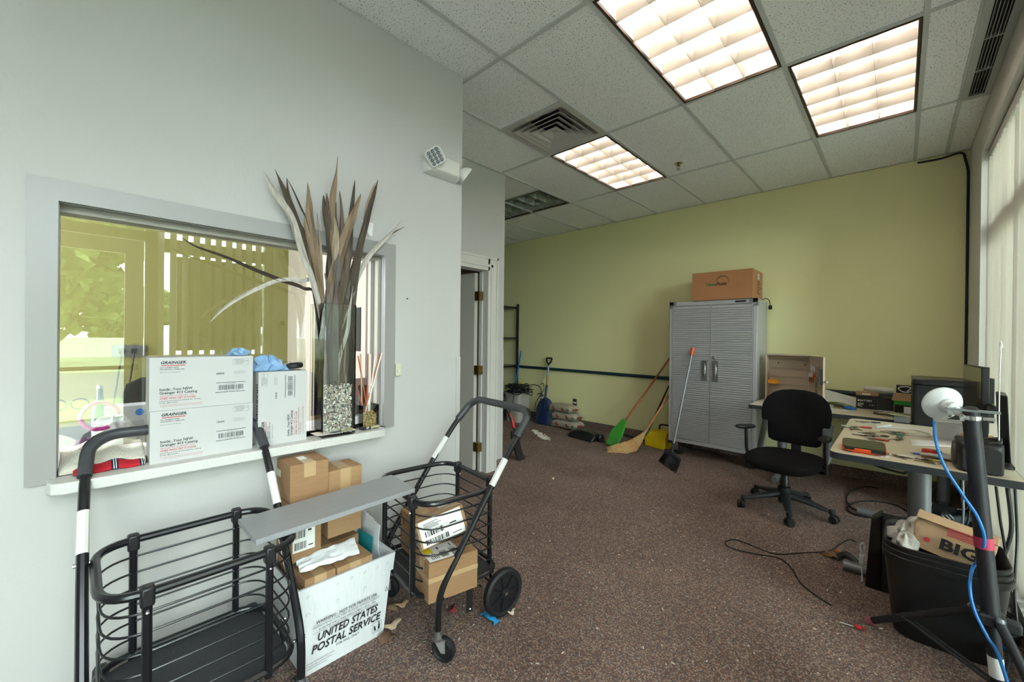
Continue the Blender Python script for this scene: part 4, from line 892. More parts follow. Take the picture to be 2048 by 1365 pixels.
# ================================================================ STORAGE CABINET AND ITS CARTON
cx0, cx1, cy0, cy1, cz0, cz1 = -1.982, -1.072, 4.81, 5.265, .155, 1.785
t = thing('storage_cabinet', 'tall two-door steel storage cabinet on casters against the green wall', 'cabinet', (-1.527, 5.04, 0))
K = dict(world=True)
obj('body', MB().box((cx0+.006, cy0+.02, cz0), (cx1-.006, cy1, cz1-.004)), mat('cabinet_side', '#b6b7ba', .42, .35, var=.05, vs=4), t, world=True)
fr = mat('cabinet_frame', '#bcbcc0', .38, .35)
obj('front_frame', MB().box((cx0, cy0, cz0), (cx0+.035, cy0+.02, cz1)).box((cx1-.035, cy0, cz0), (cx1, cy0+.02, cz1)).box((cx0+.035, cy0, cz0), (cx1-.035, cy0+.02, cz0+.04)).box((cx0+.035, cy0, cz1-.045), (cx1-.035, cy0+.02, cz1)), fr, t, bev=.002, **K)
mid = (cx0+cx1)/2
rib_m = mat('ribbed_steel', '#b4b4b8', .36, .4, var=.06, vs=3)
for k, (a, b) in enumerate(((cx0+.037, mid-.002), (mid+.002, cx1-.037))):
    za, zb = cz0+.043, cz1-.048; N = 62; pf = []
    for i in range(N):
        z = za+.012+(zb-za-.024)*i/N; s = (zb-za-.024)/N
        pf += [(-.009, z), (-.007, z+s*.6), (.003, z+s*.72), (.003, z+s*.9)]
    pf = [(.0, za), (-.006, za)]+pf+[(-.006, zb), (0, zb)]
    mb = MB(); n = len(pf); vs = [(a+.01, cy0+p, z) for p, z in pf]+[(b-.01, cy0+p, z) for p, z in pf]
    mb.add(vs, [(i, i+1, n+i+1, n+i) for i in range(n-1)]).box((a, cy0-.007, za), (a+.01, cy0+.016, zb)).box((b-.01, cy0-.007, za), (b, cy0+.016, zb)).box((a+.01, cy0, za), (b-.01, cy0+.016, zb))
    d_ = obj('door', mb, rib_m, t, smooth=False, **K)
    hx = mid+(-.058 if k == 0 else .055)
    obj('handle_plate', MB().prism(rrect(.058, .23, .008, 3), 0, .006, m=Matrix.Translation((hx, cy0-.007, 1.005)) @ Matrix.Rotation(pi/2, 4, 'X')), steel, d_, **K)
    obj('handle_grip', MB().lathe([(.0, -.005), (.014, -.003), (.016, 0), (.014, .002), (.0, .004)], 20, m=Matrix.Translation((hx, cy0-.0135, 1.0)) @ Matrix.Diagonal((1, 1, 5.2, 1)) @ Matrix.Rotation(pi/2, 4, 'X')), chrome, d_, **K)
    if k: obj('lock', MB().lathe([(.012, 0), (.012, .012), (.004, .016)], 16, m=Matrix.Translation((hx-.003, cy0-.012, 1.15)) @ Matrix.Rotation(pi/2, 4, 'X')).box((hx-.02, cy0-.03, 1.135), (hx-.008, cy0-.026, 1.17)), chrome, d_, **K)
for x, s in ((cx0, 1), (cx1, -1)):
    b = obj('corner_bracket', MB().box((x-.003*s, cy0-.004, cz1-.075), (x+.04*s, cy0, cz1+.003)).box((x-.003*s, cy0-.004, cz1-.038), (x+.075*s, cy0, cz1+.003)).box((x-.004*s, cy0-.004, cz1-.075), (x, cy0+.05, cz1+.003)), leg_grey, t, **K)
    m = MB()
    for px, pz in ((.018, -.02), (.055, -.02), (.018, -.055)): m.ball((x+px*s, cy0-.004, cz1+pz), (.006, .003, .006), 8, 4)
    obj('rivet', m, chrome, b, **K)
obj('nameplate', MB().box((cx1-.21, cy0-.0015, cz1-.033), (cx1-.105, cy0, cz1-.014)), ink, t, **K)
obj('bumper', MB().box((cx0-.006, cy0-.01, cz0-.03), (cx0+.045, cy0+.03, cz0+.004)), black_p, t, bev=.004, **K)
for x in (cx0+.07, cx1-.07):
    for y in (cy0+.06, cy1-.06):
        c = obj('caster', MB().lathe([(.012, -.022), (.05, -.026), (.058, -.018), (.06, 0), (.058, .018), (.05, .026), (.012, .022)], 24, m=Matrix.Translation((x+.02, y, .0605)) @ Matrix.Rotation(pi/2, 4, 'X')), black_r, t, **K)
        obj('fork', MB().box((x-.03, y-.03, .125), (x+.03, y+.03, cz0)).add([(x-.03, y-.03, .13), (x+.03, y-.03, .13), (x+.03, y-.03, .06), (x+.01, y-.03, .05)], [(0, 1, 2, 3)]).box((x-.006, y-.033, .05), (x+.035, y-.029, .14)), chrome, c, **K)
# shipping carton on top
t = thing('shipping_carton', 'long brown carton with green and black logo on top of the steel cabinet', 'box', (-1.415, 5.0, cz1+.003))
bm_ = mat('carton_orange_brown', '#a8744c', .75, var=.08, vs=8); xa, xb, ya_, yb_, za, zb = -1.722, -1.115, 4.79, 5.21, cz1+.004, 2.098
obj('body', MB().box((xa, ya_, za), (xb, yb_, zb)), bm_, t, world=True, bev=.006)
mb = text_mb('Nave', (-1.577, ya_-.0005, 1.943), X3, Z3, .036, .108, .03, .25); obj('green_logo', mb, ink_gr, t, world=True)
mb = text_mb('Point', (-1.468, ya_-.0005, 1.943), X3, Z3, .036, .108, .03, .25)
A_ = [V((-1.468+.125*(.5-.5*cos(a))*1.08, ya_-.0012, 1.985+.058*sin(a)*(1.0))) for a in [pi*k/16 for k in range(12)]]+[V((-1.338, ya_-.0012, 1.985)), V((-1.348, ya_-.0012, 1.955))]
mb.ribbon(A_, [.001+.007*sin(pi*min(1, i/13)) for i in range(14)], (0, 1, 0), .0006); obj('black_logo', mb, ink, t, world=True)
mb = MB()
for i, w in enumerate((.12, .15, .10, .17, .13, .09, .15)): rect_mb(mb, (xb+.0004, 0, 0), Y3, Z3, 4.97, 1.98-.022*i, 4.97+w, 1.99-.022*i)
obj('side_print', mb, mat('brown_ink', '#5d4426', .8), t, world=True)
obj('hand_hole', MB().lathe([(.012, 0), (.034, 0), (.036, .002), (.012, .003)], 24, m=Matrix.Translation((xb+.0005, 5.03, 2.035)) @ Matrix.Rotation(pi/2, 4, 'Y'), cap=False), white_p, t, world=True)
obj('hole_core', MB().lathe([(.001, 0), (.0125, .001)], 16, m=Matrix.Translation((xb+.0008, 5.03, 2.035)) @ Matrix.Rotation(pi/2, 4, 'Y')), ink, t, world=True)
t = thing('cord_plug', 'black plug dangling over the back corner of the steel cabinet', 'plug', (-1.05, 5.22, 1.80))
obj('cord', MB().tube(bez([(-.075, 0, .0), (-.03, .0, .012), (.0, 0, -.01), (.012, 0, -.07)], 5), .004, 8), ink, t); obj('plug', MB().box((-.005, -.012, -.11), (.028, .012, -.065)), black_r, t, bev=.004)

# ================================================================ BROOMS AND THINGS ALONG THE GREEN WALL
def rod(t, name, a, b, r, m, world=True, **k): return obj(name, MB().tube([a, b], r, 12), m, t, world=world, **k)
# angled black broom leaning on the cabinet door
base = onz(1345, 905, .13); base.y = 4.33; base = ony(1345, 898, 4.40); top = ony(1386, 697, 4.797)
t = thing('push_broom', 'black angled broom with grey pole and orange tip leaning on the cabinet', 'broom', (base.x, base.y, 0))
rod(t, 'pole', base, top, .0115, mat('grey_metal_pole', '#8b8d92', .35, .5))
d_ = (top-base).normalized(); rod(t, 'grip_end', top-d_*.085, top+d_*.004, .0165, orange_p)
rod(t, 'socket', base-d_*.04, base+d_*.06, .018, black_p)
B0 = base-d_*.03
def bristles(name, t, top_a, top_b, bot_a, bot_b, th, m, n=34, rows=4, r=.0022, world=True):
    mb = MB(); ta, tb_, ba, bb = V(top_a), V(top_b), V(bot_a), V(bot_b); side = (tb_-ta).cross(ba-ta).normalized()
    for i in range(n):
        for j in range(rows):
            f = i/(n-1); o = side*th*(j/(rows-1)-.5) if rows > 1 else V((0, 0, 0))
            a = ta*(1-f)+tb_*f+o*.8; b = ba*(1-f)+bb*f+o*1.5+V((random.uniform(-.006, .006), random.uniform(-.006, .006), random.uniform(0, .006)))
            mb.tube([a, (a+b)/2+V((random.uniform(-.003, .003), 0, 0)), b], [r, r, r*.7], 4)
    return obj(name, mb, m, t, world=world)
ta, tb_ = B0+V((-.075, -.01, -.005)), B0+V((.085, .02, -.075))
obj('head', MB().rings([[p+V((0, dy, dz)) for dy, dz in ((-.022, -.02), (.022, -.02), (.016, .022), (-.016, .022))] for p in (ta, (ta+tb_)/2+V((0, 0, .02)), tb_)]), black_p, t, world=True, bev=.003)
ba, bb = onz(1318, 922), onz(1352, 947)
bristles('bristles', t, ta+V((0, 0, -.015)), tb_+V((0, 0, -.015)), ba+V((0, 0, .004)), bb+V((0, 0, .004)), .03, black_r, 40, 4, .0024)
# corn broom
g0, g1 = ony(1292, 862, 4.72), ony(1338, 790, 4.90)
t = thing('corn_broom', 'natural corn broom with wooden pole and orange stitching', 'broom', (g0.x-.1, g0.y-.15, 0))
rod(t, 'pole', g0, g1, .0135, wood); corn = mat('corn_straw', '#c9a36b', .85, var=.35, vs=14, bump=.4, bs=60, stretch=(1, 6, 6))
pts = [ony(1290, 865, 4.70), ony(1278, 880, 4.62), ony(1264, 893, 4.52), ony(1248, 902, 4.44), ony(1228, 908, 4.38)]
ws = [.03, .10, .165, .20, .20]; dn = (pts[-1]-pts[0]).normalized()
def fan(k, f): return None
rr = []
for k, p in enumerate(pts):
    d_ = (pts[min(k+1, 4)]-pts[max(k-1, 0)]).normalized(); vdir = ray(1260, 890).normalized(); s = d_.cross(vdir).normalized(); q = s.cross(d_).normalized(); w = ws[k]/2*.95; h = [.018, .028, .03, .026, .014][k]
    rr.append([p+s*w*cos(a)+q*h*sin(a) for a in [2*pi*i/20 for i in range(20)]])
zmin = min(v.z for r in rr for v in r)
for r in rr:
    for v in r: v.z = max(v.z, .003)
obj('straw_head', MB().rings(rr), corn, t, world=True)
mb = MB(); ends = rr[-1]; cen = pts[-1]
for i in range(240):
    a = random.uniform(0, 2*pi); f = random.random()**.5; e0, e1 = rr[2], rr[4]; k = int(a/(2*pi)*20) % 20
    p0 = pts[2]*(1-f)+e0[k]*f; p1 = pts[4]*(1-f)+e1[k]*f; d_ = (p1-p0); b = p1+d_*random.uniform(.05, .38); b.z = max(b.z, .002)
    mb.tube([p0, p1, b], [.002, .002, .001], 4)
obj('straw_tips', mb, corn, t, world=True)
for k, f in ((1, .55), (1, .72), (1, .89), (2, .06), (2, .23)):
    ring = [rr[k][i].lerp(rr[k+1][i], f) for i in range(20)]; c = sum(ring, V())/20
    obj('stitching', MB().tube([c+(p-c)*1.02 for p in ring], .0022, 6, close=True), mat('orange_thread', '#c8642a', .6) if f != .55 else ink, t, world=True)
rod(t, 'binding', g0-(g1-g0).normalized()*.03, g0+(g1-g0).normalized()*.02, .019, mat('wire_binding', '#a3968a', .4, .5))
# green leaf rake head on a wooden pole
g0, g1 = ony(1250, 843, 4.85), ony(1340, 716, 5.24)
t = thing('hand_rake', 'bright green plastic broom head on an orange brown pole by the wall', 'broom', (g0.x, g0.y-.1, 0))
rod(t, 'pole', g0, g1, .0125, mat('orange_brown_pole', '#a8582a', .4))
gm2 = mat('bright_green_plastic', '#3f9a35', .4)
a0, a1, b0, b1 = ony(1247, 838, 4.84), ony(1253, 843, 4.84), onz(1212, 889, .015), onz(1232, 898, .01)
nrm = (b0-a0).cross(b1-a0).normalized()*.012
obj('head', MB().rings([[a0-nrm, a1-nrm, a1+nrm, a0+nrm], [a0.lerp(b0, .5)+(b0-b1)*.28-nrm, a1.lerp(b1, .5)+(b1-b0)*.1-nrm, a1.lerp(b1, .5)+(b1-b0)*.1+nrm, a0.lerp(b0, .5)+(b0-b1)*.28+nrm], [b0+(b0-b1)*.1+(a0-b0)*.22-nrm, b1+(a1-b1)*.22-nrm, b1+(a1-b1)*.22+nrm, b0+(b0-b1)*.1+(a0-b0)*.22+nrm]]), gm2, t, world=True, bev=.003)
bristles('bristles', t, b0+(b0-b1)*.1+(a0-b0)*.24, b1+(a1-b1)*.24, b0, b1, .02, gm2, 22, 3, .0022)
obj('hook', MB().tube(bez([a0.lerp(b0, .15)-nrm*2.4, a0.lerp(b0, .32)-nrm*3, a0.lerp(b0, .5)-nrm*2.4, a0.lerp(b1, .62)-nrm*2], 5), .0035, 6), white_p, t, world=True)
# long black stick behind
single('black_stick', MB().tube([ony(1292, 872, 4.93), ony(1338, 772, 5.2)], .011, 8), black_p, 'dark grey stick leaning behind the corn broom pole', 'stick')
# yellow mop wringer block
t = thing('yellow_wringer', 'yellow plastic mop wringer on the carpet left of the cabinet', 'wringer', (-2.17, 5.0, 0), rz=-.12)
obj('body', MB().rings([[(x, y, z) for x, y in q] for z, q in ((0, [(-.15, -.1), (.13, -.1), (.13, .1), (-.15, .1)]), (.11, [(-.15, -.1), (.12, -.1), (.12, .1), (-.15, .1)]), (.19, [(-.11, -.06), (.12, -.05), (.12, .1), (-.12, .1)]), (.21, [(-.10, .0), (.12, 0), (.12, .1), (-.10, .1)]))]), yellow_p, t, bev=.008)
obj('handle', MB().tube(bez([(-.03, .05, .20), (-.03, .05, .26), (.02, .05, .275), (.12, .05, .275)], 5), .011, 8), black_p, t)
# dust pan
t = thing('dust_pan', 'upright black lobby dust pan lying on the carpet before the green wall', 'dust pan', (-3.08, 4.72, 0), rz=-.15)
P0 = [(-.19, 0), (-.17, .11), (-.06, .16), (.10, .145), (.2, .1)]
obj('shell', MB().rings([[(x, -.14, .004), (x, .14, .004), (x, .13*(1-.15*i), h), (x, -.13*(1-.15*i), h)] for i, (x, h) in enumerate([(-.2, .05), (-.1, .10), (.0, .12), (.12, .11), (.22, .08)])]), black_p, t, bev=.012)
obj('mouth', MB().box((-.205, -.11, .012), (-.198, .11, .045)), ink, t)
obj('socket', MB().lathe([(.045, 0), (.05, .02), (.05, .09), (.04, .1)], 18, m=Matrix.Translation((.19, 0, .055)) @ Matrix.Rotation(pi/2, 4, 'Y')), black_p, t)
single('black_strap', MB().tube(bez([(-2.83, 4.66, .006), (-2.75, 4.70, .015), (-2.68, 4.72, .006), (-2.60, 4.80, .012)], 6), .008, 6), black_r, 'short black strap between the dust pan and the green broom', 'strap')
single('black_hose', MB().tube(bez([(-2.76, 5.2, .02), (-2.55, 5.13, .02), (-2.35, 5.1, .02), (-2.2, 5.17, .02)], 6), .011, 8), black_r, 'black hose on the carpet along the wall behind the corn broom', 'hose')
single('rubber_block', MB().box((-2.55, 4.83, 0), (-2.38, 4.93, .045)), black_r, 'dark rubber block behind the corn straw', 'block', bev=.008)
# three sacks
def sack(label, x, y, z, w, l, h, rz, seed):
    random.seed(seed); t = thing('ice_melt_sack', label, 'sack', (x, y, z), rz, group=None); N = 24; rr = []
    for i in range(15):
        u = -1+2*i/14; e = max(.0, 1-abs(u)**5)**.5; row = []
        for k in range(N):
            a = 2*pi*k/N; cx_, cz_ = cos(a), sin(a); sx = abs(cx_)**.55*(1 if cx_ > 0 else -1); sz = abs(cz_)**.7*(1 if cz_ > 0 else -1)
            row.append((u*l/2, sx*w/2*(.82+.18*e), h/2+sz*h/2*(e*.92+.08)*(1+.05*sin(9*u+3*a+seed))))
        rr.append(row)
    obj('bag', MB().rings(rr), mat('printed_sack', '#a79e8e', .5, var=.15, vs=10, bump=.35, bs=14), t)
    m = MB(); g = MB()
    for f in (-.28, .12): m.ribbon([(l*(f+.022*k), -w/2-.004+.003*abs(k-3), h*.5+.012*sin(k)) for k in range(8)], [.012, .03, .034, .022, .032, .03, .03, .012], (0, -1, .2), .006)
    m.ribbon([(l*.5+.002, -w*.25+w*.07*k, h*.5+.008*sin(k*2)) for k in range(7)], .026, (1, 0, 0), .005)
    obj('red_print', m, mat('rust_print', '#7d3a2c', .6), t); 
    g.ribbon([(-l*.44+.03*k, -w/2+.004, h*.25) for k in range(3)], .03, (0, -1, .2), .012); g.ribbon([(l*.36+.012*k, -w/2-.001, h*.4) for k in range(5)], .055, (0, -1, .1), .008)
    obj('green_print', g, mat('green_print', '#5d7a66', .6), t)
sack('printed paper sack at the bottom of the stack of three', -3.62, 5.06, 0, .26, .48, .125, -.06, 1)
sack('printed paper sack in the middle of the stack of three', -3.64, 5.08, .118, .25, .45, .115, -.02, 2)
sack('printed paper sack on top of the stack of three', -3.71, 5.09, .226, .25, .46, .12, -.12, 3)
# blue shovel leaning on the wall
t = thing('scoop_shovel', 'blue scoop shovel with D handle leaning on the green wall', 'shovel', (-3.97, 5.0, 0))
sh0, sh1 = V((-4.02, 4.98, .05)), V((-4.115, 5.23, 1.03)); ax = (sh1-sh0).normalized(); L_ = (sh1-sh0).length
sx_ = V((1, .18, 0)).normalized(); sn = ax.cross(sx_).normalized(); rr = []
for f, w in ((-.045, .155), (.0, .155), (.1, .158), (.2, .155), (.29, .12), (.345, .06), (.365, .022)):
    c = sh0+ax*L_*f; rr.append([c+sx_*w*u+sn*(-.035+.05*u*u+.0) for u in (-1, -.6, -.2, .2, .6, 1)]+[c+sx_*w*u+sn*(-.035+.05*u*u+.004) for u in (1, .6, .2, -.2, -.6, -1)])
zlow = min(p.z for r in rr for p in r)
for r in rr:
    for p in r: p.z += -zlow if zlow < 0 else 0
obj('blade', MB().rings(rr), navy, t, world=True)
rod(t, 'socket', sh0+ax*L_*.22-sn*.02, sh0+ax*L_*.56, .019, navy); rod(t, 'shaft', sh0+ax*L_*.55, sh0+ax*L_*.87, .016, wood)
rod(t, 'sleeve', sh0+ax*L_*.70, sh0+ax*L_*.87, .0168, mat('grey_sleeve', '#8f95a0', .4))
h0 = sh0+ax*L_*.86; obj('handle', MB().tube(fillet([h0, h0+ax*.03, h0+ax*.06-sx_*.03, h0+ax*.135-sx_*.052, h0+ax*.135+sx_*.052, h0+ax*.06+sx_*.03, h0+ax*.03], .015, 3), .013, 8), black_p, t, world=True)
# bucket with coiled cord
t = thing('waste_bucket', 'pale grey plastic bucket in the corner beneath the tangled cord', 'bucket', (-4.50, 4.90, 0))
obj('shell', MB().rings([[(x*s, y*s, z) for x, y in rrect(.36, .32, .08, 4)] for z, s in ((0, .82), (.44, .98), (.44, 1.03), (.47, 1.04), (.47, .98), (.03, .8))]), mat('pale_grey_bin', '#a39f98', .5), t)
random.seed(12); P = []
for i in range(190):
    a = i*.52; r = .12+.07*sin(i*.37)+random.uniform(-.02, .02); P.append((r*cos(a)*1.35+.02, r*sin(a)*.9, .09+.055*sin(i*.23)+random.uniform(-.02, .03)))
P += [(.2, 0, .16), (.32, .05, .18), (.40, .08, .14), (.40, .1, .06), (.33, .08, .03)]
single('extension_cord', MB().tube(bez(P, 3), .0062, 6), mat('dark_cord', '#15181a', .5), 'tangle of dark extension cord heaped on the grey bucket', 'cord').location = (-4.47, 4.88, .43)
single('drooping_cable', MB().tube(bez([(-4.20, 5.12, .60), (-4.13, 5.1, .62), (-4.10, 5.08, .52), (-4.16, 5.05, .42), (-4.2, 5.0, .3), (-4.22, 5.0, .12), (-4.25, 4.97, .006)], 6), .006, 6).tube(bez([(-4.36, 4.66, .55), (-4.33, 4.62, .38), (-4.36, 4.58, .2), (-4.3, 4.56, .03), (-4.2, 4.6, .006)], 6), .006, 6), mat('dark_cord', '#15181a'), 'loose loops of dark cord hanging beside the grey bucket to the floor', 'cord')
# boltless rack at the far left
t = thing('steel_rack', 'black perforated steel rack standing behind the hall wall corner', 'shelf', (-5.2, 5.0, 0))
for x in (-5.62, -4.82):
    for y in (4.75, 5.22):
        p = obj('upright', MB().box((x-.02, y-.002, 0), (x+.02, y+.002, 1.93)).box((x+.016, y-.02, 0), (x+.02, y+.02, 1.93)), black_m, t, world=True)
        m = MB()
        for k in range(36): m.box((x-.004, y-.0028, .06+k*.052), (x+.004, y-.0022, .075+k*.052))
        obj('slots', m, mat('slot_grey', '#77756a', .6), p, world=True)
for z in (.35, .84, 1.32, 1.85): obj('shelf', MB().box((-5.62, 4.75, z), (-4.82, 5.22, z+.03)), black_m, t, world=True)
for (x, y, z, w, h, m, n, l, c) in ((-5.02, 4.85, 1.353, .1, .2, yellow_p, 'cordless_drill', 'yellow cordless tool on the upper shelf of the rack', 'drill'), (-5.0, 4.82, .873, .16, .16, leg_grey, 'grey_tool', 'grey metal tool on the middle shelf of the rack', 'tool')):
    t = thing(n, l, c, (x, y, z)); obj('body', MB().box((-w/2, -.05, 0), (w/2, .05, h*.45)).tube([(0, 0, h*.4), (w*.2, 0, h*.7)], .028, 8), m, t, bev=.01); obj('barrel', MB().tube([(-w*.3, 0, h*.8), (w*.8, 0, h*.8)], .034, 12), charcoal, t)
single('blue_pole', MB().tube([(-4.70, 4.93, .02), (-4.72, 5.22, 1.12)], .012, 8), blue_p, 'thin pole with blue end standing right of the rack', 'pole')
single('yellow_pole', MB().tube([(-4.62, 4.95, .02), (-4.70, 5.20, .62)], .012, 8), yellow_p, 'short yellow pole beside the rack behind the cord tangle', 'pole')
# snow shovels by the hall corner
t = thing('snow_shovel', 'black snow shovel with curved blade standing around the hall corner', 'shovel', (-3.12, 3.3, 0))
rr = []
for k in range(9):
    a = k/8; x = -3.10-.02*a+.10*(1-a)**2.2; z = .30*a+.005; rr.append([(x+.02*sin(a*3), 3.30, z), (x+.02*sin(a*3), 3.40, z), (x-.012, 3.40, z+.002), (x-.012, 3.30, z+.002)])
obj('blade', MB().rings(rr), black_p, t, world=True); obj('shaft', MB().tube([(-3.12, 3.38, .28), (-3.22, 3.22, .75), (-3.24, 3.18, 1.1)], .014, 8), black_p, t, world=True)
obj('red_grip', MB().tube([(-3.135, 3.36, .34), (-3.17, 3.32, .50)], .02, 8), red_p, t, world=True)

# ================================================================ OFFICE CHAIR
t = thing('office_chair', 'black fabric swivel office chair with loop-free arms by the desk', 'chair', (-.655, 3.86, 0), rz=rad(261.1)); t['label'] = 'black fabric swivel chair with armrests standing on the carpet beside the desk'
for k, a in enumerate((213.6, 285.6, 357.6, 69.6, 141.6)):
    a = rad(a-261.1); c, s = cos(a), sin(a)
    l = obj('base_leg', MB().tube([(c*.03, s*.03, .135), (c*.14, s*.14, .115), (c*.29, s*.29, .082)], [.038, .03, .017], 10, flat=.75), charcoal, t)
    obj('leg_end', MB().lathe([(.003, .1), (.02, .096), (.022, .08), (.016, .062), (.01, .055)], 14, m=Matrix.Translation((c*.30, s*.30, 0))), charcoal, l)
    q = a+1.1+k*.9; A = Matrix.Translation((c*.315, s*.315, .0305)) @ Matrix.Rotation(q, 4, 'Z') @ Matrix.Rotation(pi/2, 4, 'X')
    w = obj('caster', MB().lathe([(.004, -.028), (.024, -.028), (.0295, -.022), (.0295, -.007), (.018, -.004), (.018, .004), (.0295, .007), (.0295, .022), (.024, .028), (.004, .028)], 22, m=A), black_r, l)
obj('column', MB().lathe([(.045, .07), (.045, .19), (.032, .2), (.032, .25), (.026, .26), (.026, .34), (.04, .345), (.04, .36)], 20), black_p, t)
obj('mechanism', MB().box((-.12, -.08, .335), (.10, .08, .375)).tube([(.0, -.04, .35), (.02, -.2, .335)], .008, 8).tube([(-.02, .04, .35), (0, .19, .34)], .008, 8), black_p, t, bev=.006)
rr = []
for z, s, o in ((.36, .80, 0), (.375, .97, 0), (.40, 1.02, 0), (.425, 1.0, 0), (.438, .93, 0), (.442, .6, 0)):
    rr.append([(x*s+(.015 if x > 0 else 0), y*s, z-(.032*max(0, x/.25)**2)+(.0 if x > 0 else .01*(x/.24)**2)) for x, y in rrect(.47, .51, .17, 7)])
obj('seat', MB().rings(rr), fabric, t, sub=1)
rows = [(.497, .10), (.503, .155), (.52, .185), (.57, .195), (.625, .198), (.655, .215), (.675, .243), (.74, .25), (.80, .245), (.86, .222), (.905, .175), (.93, .12), (.94, .05)]
f_, b_, N = [], [], 12
for z, w in rows:
    base_x = -.205-(z-.5)*.18; e = .028*min(1, min(z-.485, .952-z)*18)
    f_.append([(base_x+.05*(u*w/.25)**2+e*(1-abs(u)**6), u*w, z) for u in [-1+2*k/N for k in range(N+1)]]); b_.append([(base_x+.05*(u*w/.25)**2-e*.6*(1-abs(u)**6), u*w, z) for u in [1-2*k/N for k in range(N+1)]])
obj('backrest', MB().rings([a+b for a, b in zip(f_, b_)]), fabric, t)
for s in (-1, 1):
    obj('back_upright', MB().tube(bez([(-.06, s*.20, .375), (-.14, s*.235, .43), (-.17, s*.232, .52), (-.19, s*.222, .62), (-.22, s*.225, .70)], 5), [.012+.02*min(1, i/6) for i in range(21)], 10, flat=.4, up=(1, 0, 0)), mat('satin_grey_arm', '#4a4b4e', .35, .3), t)
    obj('arm_post', MB().tube([(-.02, s*.20, .355), (.0, s*.272, .36), (.03, s*.275, .45), (.04, s*.275, .61)], .013, 10), black_p, t)
    rr = []
    for i in range(9):
        u = -1+2*i/8; e = max(.05, 1-abs(u)**4)**.5; rr.append([(.05+u*.115, s*(.275+.02*u)+.04*e*cos(a), .628+.02*e*sin(a)+.008*u) for a in [2*pi*k/14 for k in range(14)]])
    obj('arm_pad', MB().rings(rr), black_p, t)
obj('back_bracket', MB().box((-.25, -.035, .35), (-.235, .035, .53)).box((-.24, -.03, .35), (-.1, .03, .362)), charcoal, t, bev=.004)

# ================================================================ DESKS
def tleg(t, x, y, along, la, lb, zt):
    l = obj('leg', MB().tube([(x, y, .05), (x, y, zt)], .04, 20), leg_grey, t, world=True)
    p = [(x+la, y, .031), (x+lb, y, .031)] if along == 'x' else [(x, y+la, .031), (x, y+lb, .031)]
    obj('foot', MB().tube(p, .029, 14), leg_grey, l, world=True)
    obj('top_plate', MB().box((x-.12 if along == 'x' else x-.03, y-.03 if along == 'x' else y-.12, zt-.005), (x+.12 if along == 'x' else x+.03, y+.03 if along == 'x' else y+.12, zt)), black_p, l, world=True)
def desk(label, x0, x1, y0, y1, r, zt, legs, feet):
    t = thing('office_desk', label, 'desk', ((x0+x1)/2, (y0+y1)/2, 0))
    poly = fillet([(x0, y0, 0), (x1, y0, 0), (x1, y1, 0), (x0, y1, 0)], r, 8, close=True); poly = [(p.x, p.y) for p in poly]
    cxm, cym = (x0+x1)/2, (y0+y1)/2; ins = [(cxm+(x-cxm)*(1-.006/(x1-x0)), cym+(y-cym)*(1-.006/(y1-y0))) for x, y in poly]
    obj('top', MB().prism(ins, zt-.034, zt), laminate, t, world=True)
    obj('edge_band', MB().rings([[(x, y, zt-.036) for x, y in poly], [(x, y, zt-.002) for x, y in poly], [(x, y, zt-.001) for x, y in ins], [(x, y, zt-.037) for x, y in ins]], close=True, cap=False), edge_m, t, world=True)
    for l in legs: tleg(t, *l, zt-.037)
    return t
ZD = .73
dk = desk('beige desk with dark edging covered in keys, its rounded corner toward the chair', -.287, .418, 2.90, 4.30, [.07, .02, .02, .07], ZD, [(.09, 3.12, 'x', -.32, .31), (.09, 4.18, 'x', -.32, .31)], 0)
obj('cable_bracket', MB().tube(bez([(-.12, 2.96, .69), (-.05, 2.95, .675), (.02, 2.95, .668), (.03, 2.95, .68)], 5), .006, 6), black_p, dk, world=True)
desk('second beige desk standing along the green wall behind the keys desk', -1.06, .418, 4.45, 5.255, [.02, .02, .02, .02], ZD, [(.27, 4.86, 'y', -.33, .33), (-.85, 4.86, 'y', -.33, .33)], 0)
# printer
t = thing('office_printer', 'large black office printer on the desk by the window wall', 'printer', (.245, 4.5, ZD))
px0, px1, py0, py1 = .07, .415, 4.31, 4.74
obj('body', MB().prism([(p.x, p.y) for p in fillet([(px0, py0, 0), (px1, py0, 0), (px1, py1, 0), (px0, py1, 0)], .03, 5, close=True)], ZD, 1.03), black_p, t, world=True)
obj('lid', MB().prism([(p.x, p.y) for p in fillet([(px0, py0+.004, 0), (px1, py0+.004, 0), (px1, py1, 0), (px0, py1, 0)], .03, 5, close=True)], 1.034, 1.075), black_m, t, world=True, bev=.006)
obj('output_slot', MB().box((px0+.05, py0-.001, 1.036), (px1-.02, py0+.006, 1.062)), ink, t, world=True)
obj('panel_seam', MB().box((px0-.0006, py0-.0008, .985), (px1+.0006, py0+.002, .987)).box((px0+.03, py0-.0008, ZD), (px0+.0315, py0+.002, .93)), ink, t, world=True)
